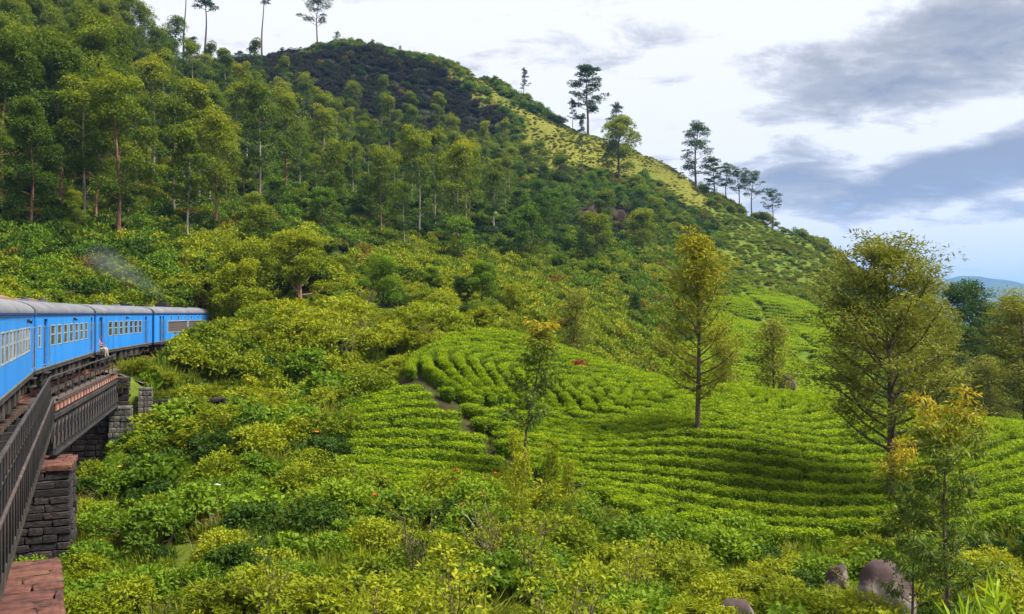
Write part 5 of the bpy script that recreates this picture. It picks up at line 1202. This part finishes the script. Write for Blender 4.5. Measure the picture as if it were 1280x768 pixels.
boulder(922, 26, 750, 42, 'dark reddish rock at the edge of the thicket', 3)
boulder(985, 114, 470, 20, 'small dark rock in the distant tea field', 4)
for px, d, k, s in ((1072, 26.3, 'thick0', 1.2), (1122, 26, 'green0', .95), (1096, 25.0, 'thick1', 1.15), (1145, 27.5, 'green1', .8), (1055, 30, 'yellow0', .9), (1030, 29, 'thick2', 1.0), (1060, 27, 'dark0', .8), (900, 24.5, 'thick0', .7), (945, 25, 'dark1', .7)):
    x, y, z = at(px, d); place_shrub(k, (x, y, z - .1), s, 'around the boulder below the tea')
for px, d, k, s in ((140, 46, 'green1', 1.0), (120, 44, 'dark0', 1.0), (135, 47.5, 'green0', .8), (150, 47.5, 'green0', 1.0), (175, 48.5, 'thick0', 1.3), (200, 49.5, 'green1', 1.4), (225, 50.5, 'thick1', 1.5), (250, 51, 'green0', 1.6), (168, 50.4, 'thick1', .9), (176, 51.0, 'green1', .9), (195, 51.0, 'thick0', 1.9), (214, 51.2, 'green1', 1.8), (232, 51.4, 'green0', 2.0), (258, 51.6, 'thick2', 2.0), (178, 50.2, 'dark1', 1.4), (160, 50.0, 'green0', 1.1), (172, 55.2, 'yellow0', 1.0), (158, 54.6, 'grass0', 1.2), (185, 51.2, 'dark0', 1.0), (215, 52.0, 'thick2', 1.0), (240, 52.2, 'dark1', 1.1), (190, 55.5, 'yellow0', 1.0), (215, 56, 'yellow1', 1.1), (235, 55.5, 'thick0', 1.1), (255, 56, 'yellow0', 1.2)):
    x, y, z = at(px, d); place_shrub(k, (x, y, z - .1), s, 'on the bank beside the railway')
# crags on the dark hilltop and the broken red rock face lower down
CRAG = surf('dark_crag', [(0.2, (.006, .005, .006)), (0.5, (.014, .011, .011)), (0.8, (.034, .025, .024))], .12, 8, rough=1, bump=1, dist=1.0, bscale=.5)
CRAGR = surf('red_crag', [(0.2, (.020, .012, .012)), (0.5, (.035, .019, .015)), (0.8, (.085, .046, .034))], .15, 8, rough=1, bump=1, dist=.8, bscale=.6)
CM = [rock_mesh(40 + i, CRAG, 4, .42, .9) for i in range(3)]; CR = [rock_mesh(50 + i, CRAGR, 4, .42, .9) for i in range(2)]
for k, (px, py, s) in enumerate([(365, 118, 6), (430, 132, 6), (480, 140, 5), (530, 145, 6), (585, 152, 6), (600, 170, 5), (545, 172, 5), (625, 165, 5), (500, 158, 5)]):
    x, y, z = hit(px, py); o_ = link('rock_crag', CM[k % 3], None, (x, y + 2, z - s * .34), (rng.normal() * .2, 0, rng.random() * 6), (s * 1.1, s * .9, s * .6)); tag(o_, 'dark rock crag jutting from the dusky hilltop scrub', 'rock', 'dark crags on the hilltop')
for k, (px, py, s) in enumerate([(735, 276, 5), (752, 272, 5.5), (768, 280, 4.5), (745, 290, 4.5), (785, 272, 3.5)]):
    x, y, z = hit(px, py); o_ = link('red_rock', CR[k % 2], None, (x, y, z), (0, 0, rng.random() * 6), (s, s * .8, s)); tag(o_, 'reddish broken rock face among scrub on the mid slope', 'rock', 'reddish rocks of the mid slope')
# red soil heap and red-leaved bush on the knoll
x, y, z = at(1044, 63); o_ = link('soil_heap', rock_mesh(8, surf('red_soil', [(0.2, (.14, .05, .02)), (0.8, (.30, .12, .05))], 4, rough=1, bump=.5), 3, .2, .5), None, (x, y, z + .55), None, (1.1, .7, .55)); tag(o_, 'small heap of red soil among the tea rows', 'soil heap')
rb = shrub_mesh('red_bush', 170, 0, .9, 1.0, 22, .34, 60, .16, .09, LM['red'], stem=False)[0]
x, y, z = at(722, 66); o_ = link('red_bush', rb, None, (x, y, z), None, (.8, .6, 1.0)); tag(o_, 'crimson-leaved bush standing in the tea rows', 'bush')
# lime green plant close below the camera
lp = Leaves(); r = np.random.default_rng(9); wd = MB()
for k in range(26):
    a_ = r.random() * 6.28; q = .75 * math.sqrt(r.random()); tip = np.array([q * math.cos(a_), q * math.sin(a_), 1.1 + .6 * r.random() - .4 * q])
    wd.tube(np.vstack([[tip[0] * .2, tip[1] * .2, -.3], tip * [.7, .7, .6], tip]), [.014, .010, .004], 4)
    n = 26; el_ = r.random(n) * 1.2 - .1; az_ = r.random(n) * 6.28; d = np.stack([np.cos(az_) * np.cos(el_), np.sin(az_) * np.cos(el_), np.sin(el_)], -1)
    lp.add(tip - [0, 0, .25] * r.random((n, 1)), d, unit(np.array([0, 0, 1.0]) + r.normal(size=(n, 3)) * .3), .17 + .10 * r.random(n), .030, .3 + .6 * r.random(n))
x, d = (1255 - CX) / F * 10.5, 10.5; z = H1(x, d); zt = EYE - (702 - HY) * d / F
o_ = link('lime_plant', lp.mesh('lime_plant', LM['lime']), None, (x, d, z), None, (1, 1, (zt - z) / 1.7)); link('stem', wd.mesh('stem', BARK_BROWN, True), o_); tag(o_, 'bright lime plant with whorls of narrow leaves nearest the line', 'plant')

# twiggy half-bare saplings in the thicket -----------------------------
def twig_mesh(seed):
    r = np.random.default_rng(seed); wd = MB(); lv = Leaves()
    for k in range(7):
        a_ = r.random() * 6.28; ht = 2.2 + 1.6 * r.random(); t_ = np.linspace(0, 1, 6); out_ = 1.3 * r.random()
        pts = np.stack([out_ * t_ ** 1.4 * math.cos(a_) + .06 * r.normal(size=6), out_ * t_ ** 1.4 * math.sin(a_) + .06 * r.normal(size=6), ht * t_ - .3], -1); wd.tube(pts, np.linspace(.032, .008, 6), 5)
        for j in range(4):
            q = .45 + .5 * r.random(); p = np.array([np.interp(q, t_, pts[:, x_]) for x_ in range(3)]); lb = limb(p, r.random() * 6.28, .5, .5 + .5 * r.random(), .3, r, 4); wd.tube(lb, np.linspace(.014, .004, 4), 4)
            clump(lv, r, lb[-1], .20, 16, .16, .075, .35, .5, .1, .3)
        clump(lv, r, pts[-1], .24, 22, .17, .08, .45, .5, .1, .3)
    return wd.mesh('twigs', BARK_BROWN, True), lv.mesh('twig_leaves', LM['thick'])
TW = [twig_mesh(600 + i) for i in range(3)]
for k, (px, d) in enumerate([(385, 15), (470, 17), (700, 15), (735, 17.5), (560, 19), (660, 24), (520, 26), (340, 23), (790, 24), (610, 28)]):
    x, y, z = at(px, d); e = empty('twiggy_sapling', (x, y, z), rng.random() * 6.28); e.scale = (.65 + .2 * rng.random(),) * 3
    link('branches', TW[k % 3][0], e); link('leaves', TW[k % 3][1], e); tag(e, 'half-bare sapling with grey twigs poking out of the thicket', 'sapling', 'half-bare saplings in the thicket')
# flower heads ----------------------------------------------------------
FL = [surf('orange_petal', [(0, (.6, .16, .02)), (1, (.7, .25, .03))], 5), surf('red_petal', [(0, (.5, .03, .015)), (1, (.65, .06, .02))], 5), surf('yellow_petal', [(0, (.6, .36, .02)), (1, (.7, .45, .05))], 5), surf('white_petal', [(0, (.7, .7, .6)), (1, (.8, .8, .7))], 5)]
def flower_mesh(mat):
    lv = Leaves(); r = np.random.default_rng(4); n = 26; a_ = r.random(n) * 6.28; d = np.stack([np.cos(a_), np.sin(a_), .5 + .4 * r.random(n)], -1)
    lv.add(np.zeros((n, 3)) + [0, 0, .05], unit(d), unit(np.array([0, 0, 1.0]) + r.normal(size=(n, 3)) * .3), .09, .05, .5); return lv.mesh('flower', mat)
FM = [flower_mesh(m) for m in FL]
near_sh = [o_ for o_ in COL.objects if o_.parent is None and o_.get('category') == 'shrub' and o_.location.y < 48]
for k, (px, py, c) in enumerate([(473, 655, 1), (438, 582, 0), (535, 552, 2), (598, 598, 1), (145, 607, 2), (520, 558, 0), (570, 545, 2), (300, 690, 3), (120, 665, 3), (430, 618, 2), (330, 640, 2), (248, 660, 3), (700, 640, 2), (560, 640, 0)]):
    x, y, z = hit(px, py); 
    h_ = min(near_sh, key=lambda q: (q.location.x - x) ** 2 + (q.location.y - y) ** 2)
    o_ = link('flower', FM[c], h_, (.1, -.45, 1.25), None, (1.3, 1.3, 1.3)); 

# exhaust smoke -----------------------------------------------------------
sm, t, o = new_mat('diesel_smoke')
pv = N(t, 'ShaderNodeVolumePrincipled'); pv.inputs['Color'].default_value = (.24, .27, .33, 1); tcs = N(t, 'ShaderNodeTexCoord')
nsm = N(t, 'ShaderNodeTexNoise', i_Scale=1.6, i_Detail=3.0); t.links.new(tcs.outputs['Object'], nsm.inputs['Vector'])
ln_ = N(t, 'ShaderNodeVectorMath', operation='LENGTH'); t.links.new(tcs.outputs['Object'], ln_.inputs[0])
fall = M2(t, 'SUBTRACT', 1.0, ln_.outputs['Value'], clamp=True)
t.links.new(M2(t, 'MULTIPLY', M2(t, 'MULTIPLY', fall, M2(t, 'SUBTRACT', nsm.outputs['Fac'], .25, clamp=True)), .6), pv.inputs['Density']); t.links.new(pv.outputs[0], o.inputs['Volume'])
sx0 = on_vehicle(lo, 0, -1.5, 4.1); smk = empty('smoke', sx0); tag(smk, 'thin grey exhaust smoke drifting above the engine', 'smoke', kind='stuff')
import bmesh
bm = bmesh.new(); bmesh.ops.create_icosphere(bm, subdivisions=2, radius=1.0); pm_ = bpy.data.meshes.new('puff'); bm.to_mesh(pm_); bm.free(); pm_.materials.append(sm)
for k in range(8):
    f = k / 7.; rr_ = .5 + 1.25 * f ** .8
    q = link('puff', pm_, smk, (-4.6 * f ** 1.15, -1.2 * f, .35 + 3.3 * f ** .85), (rng.random(), rng.random(), rng.random()), (rr_, rr_, rr_ * .85)); q['kind'] = 'stuff'
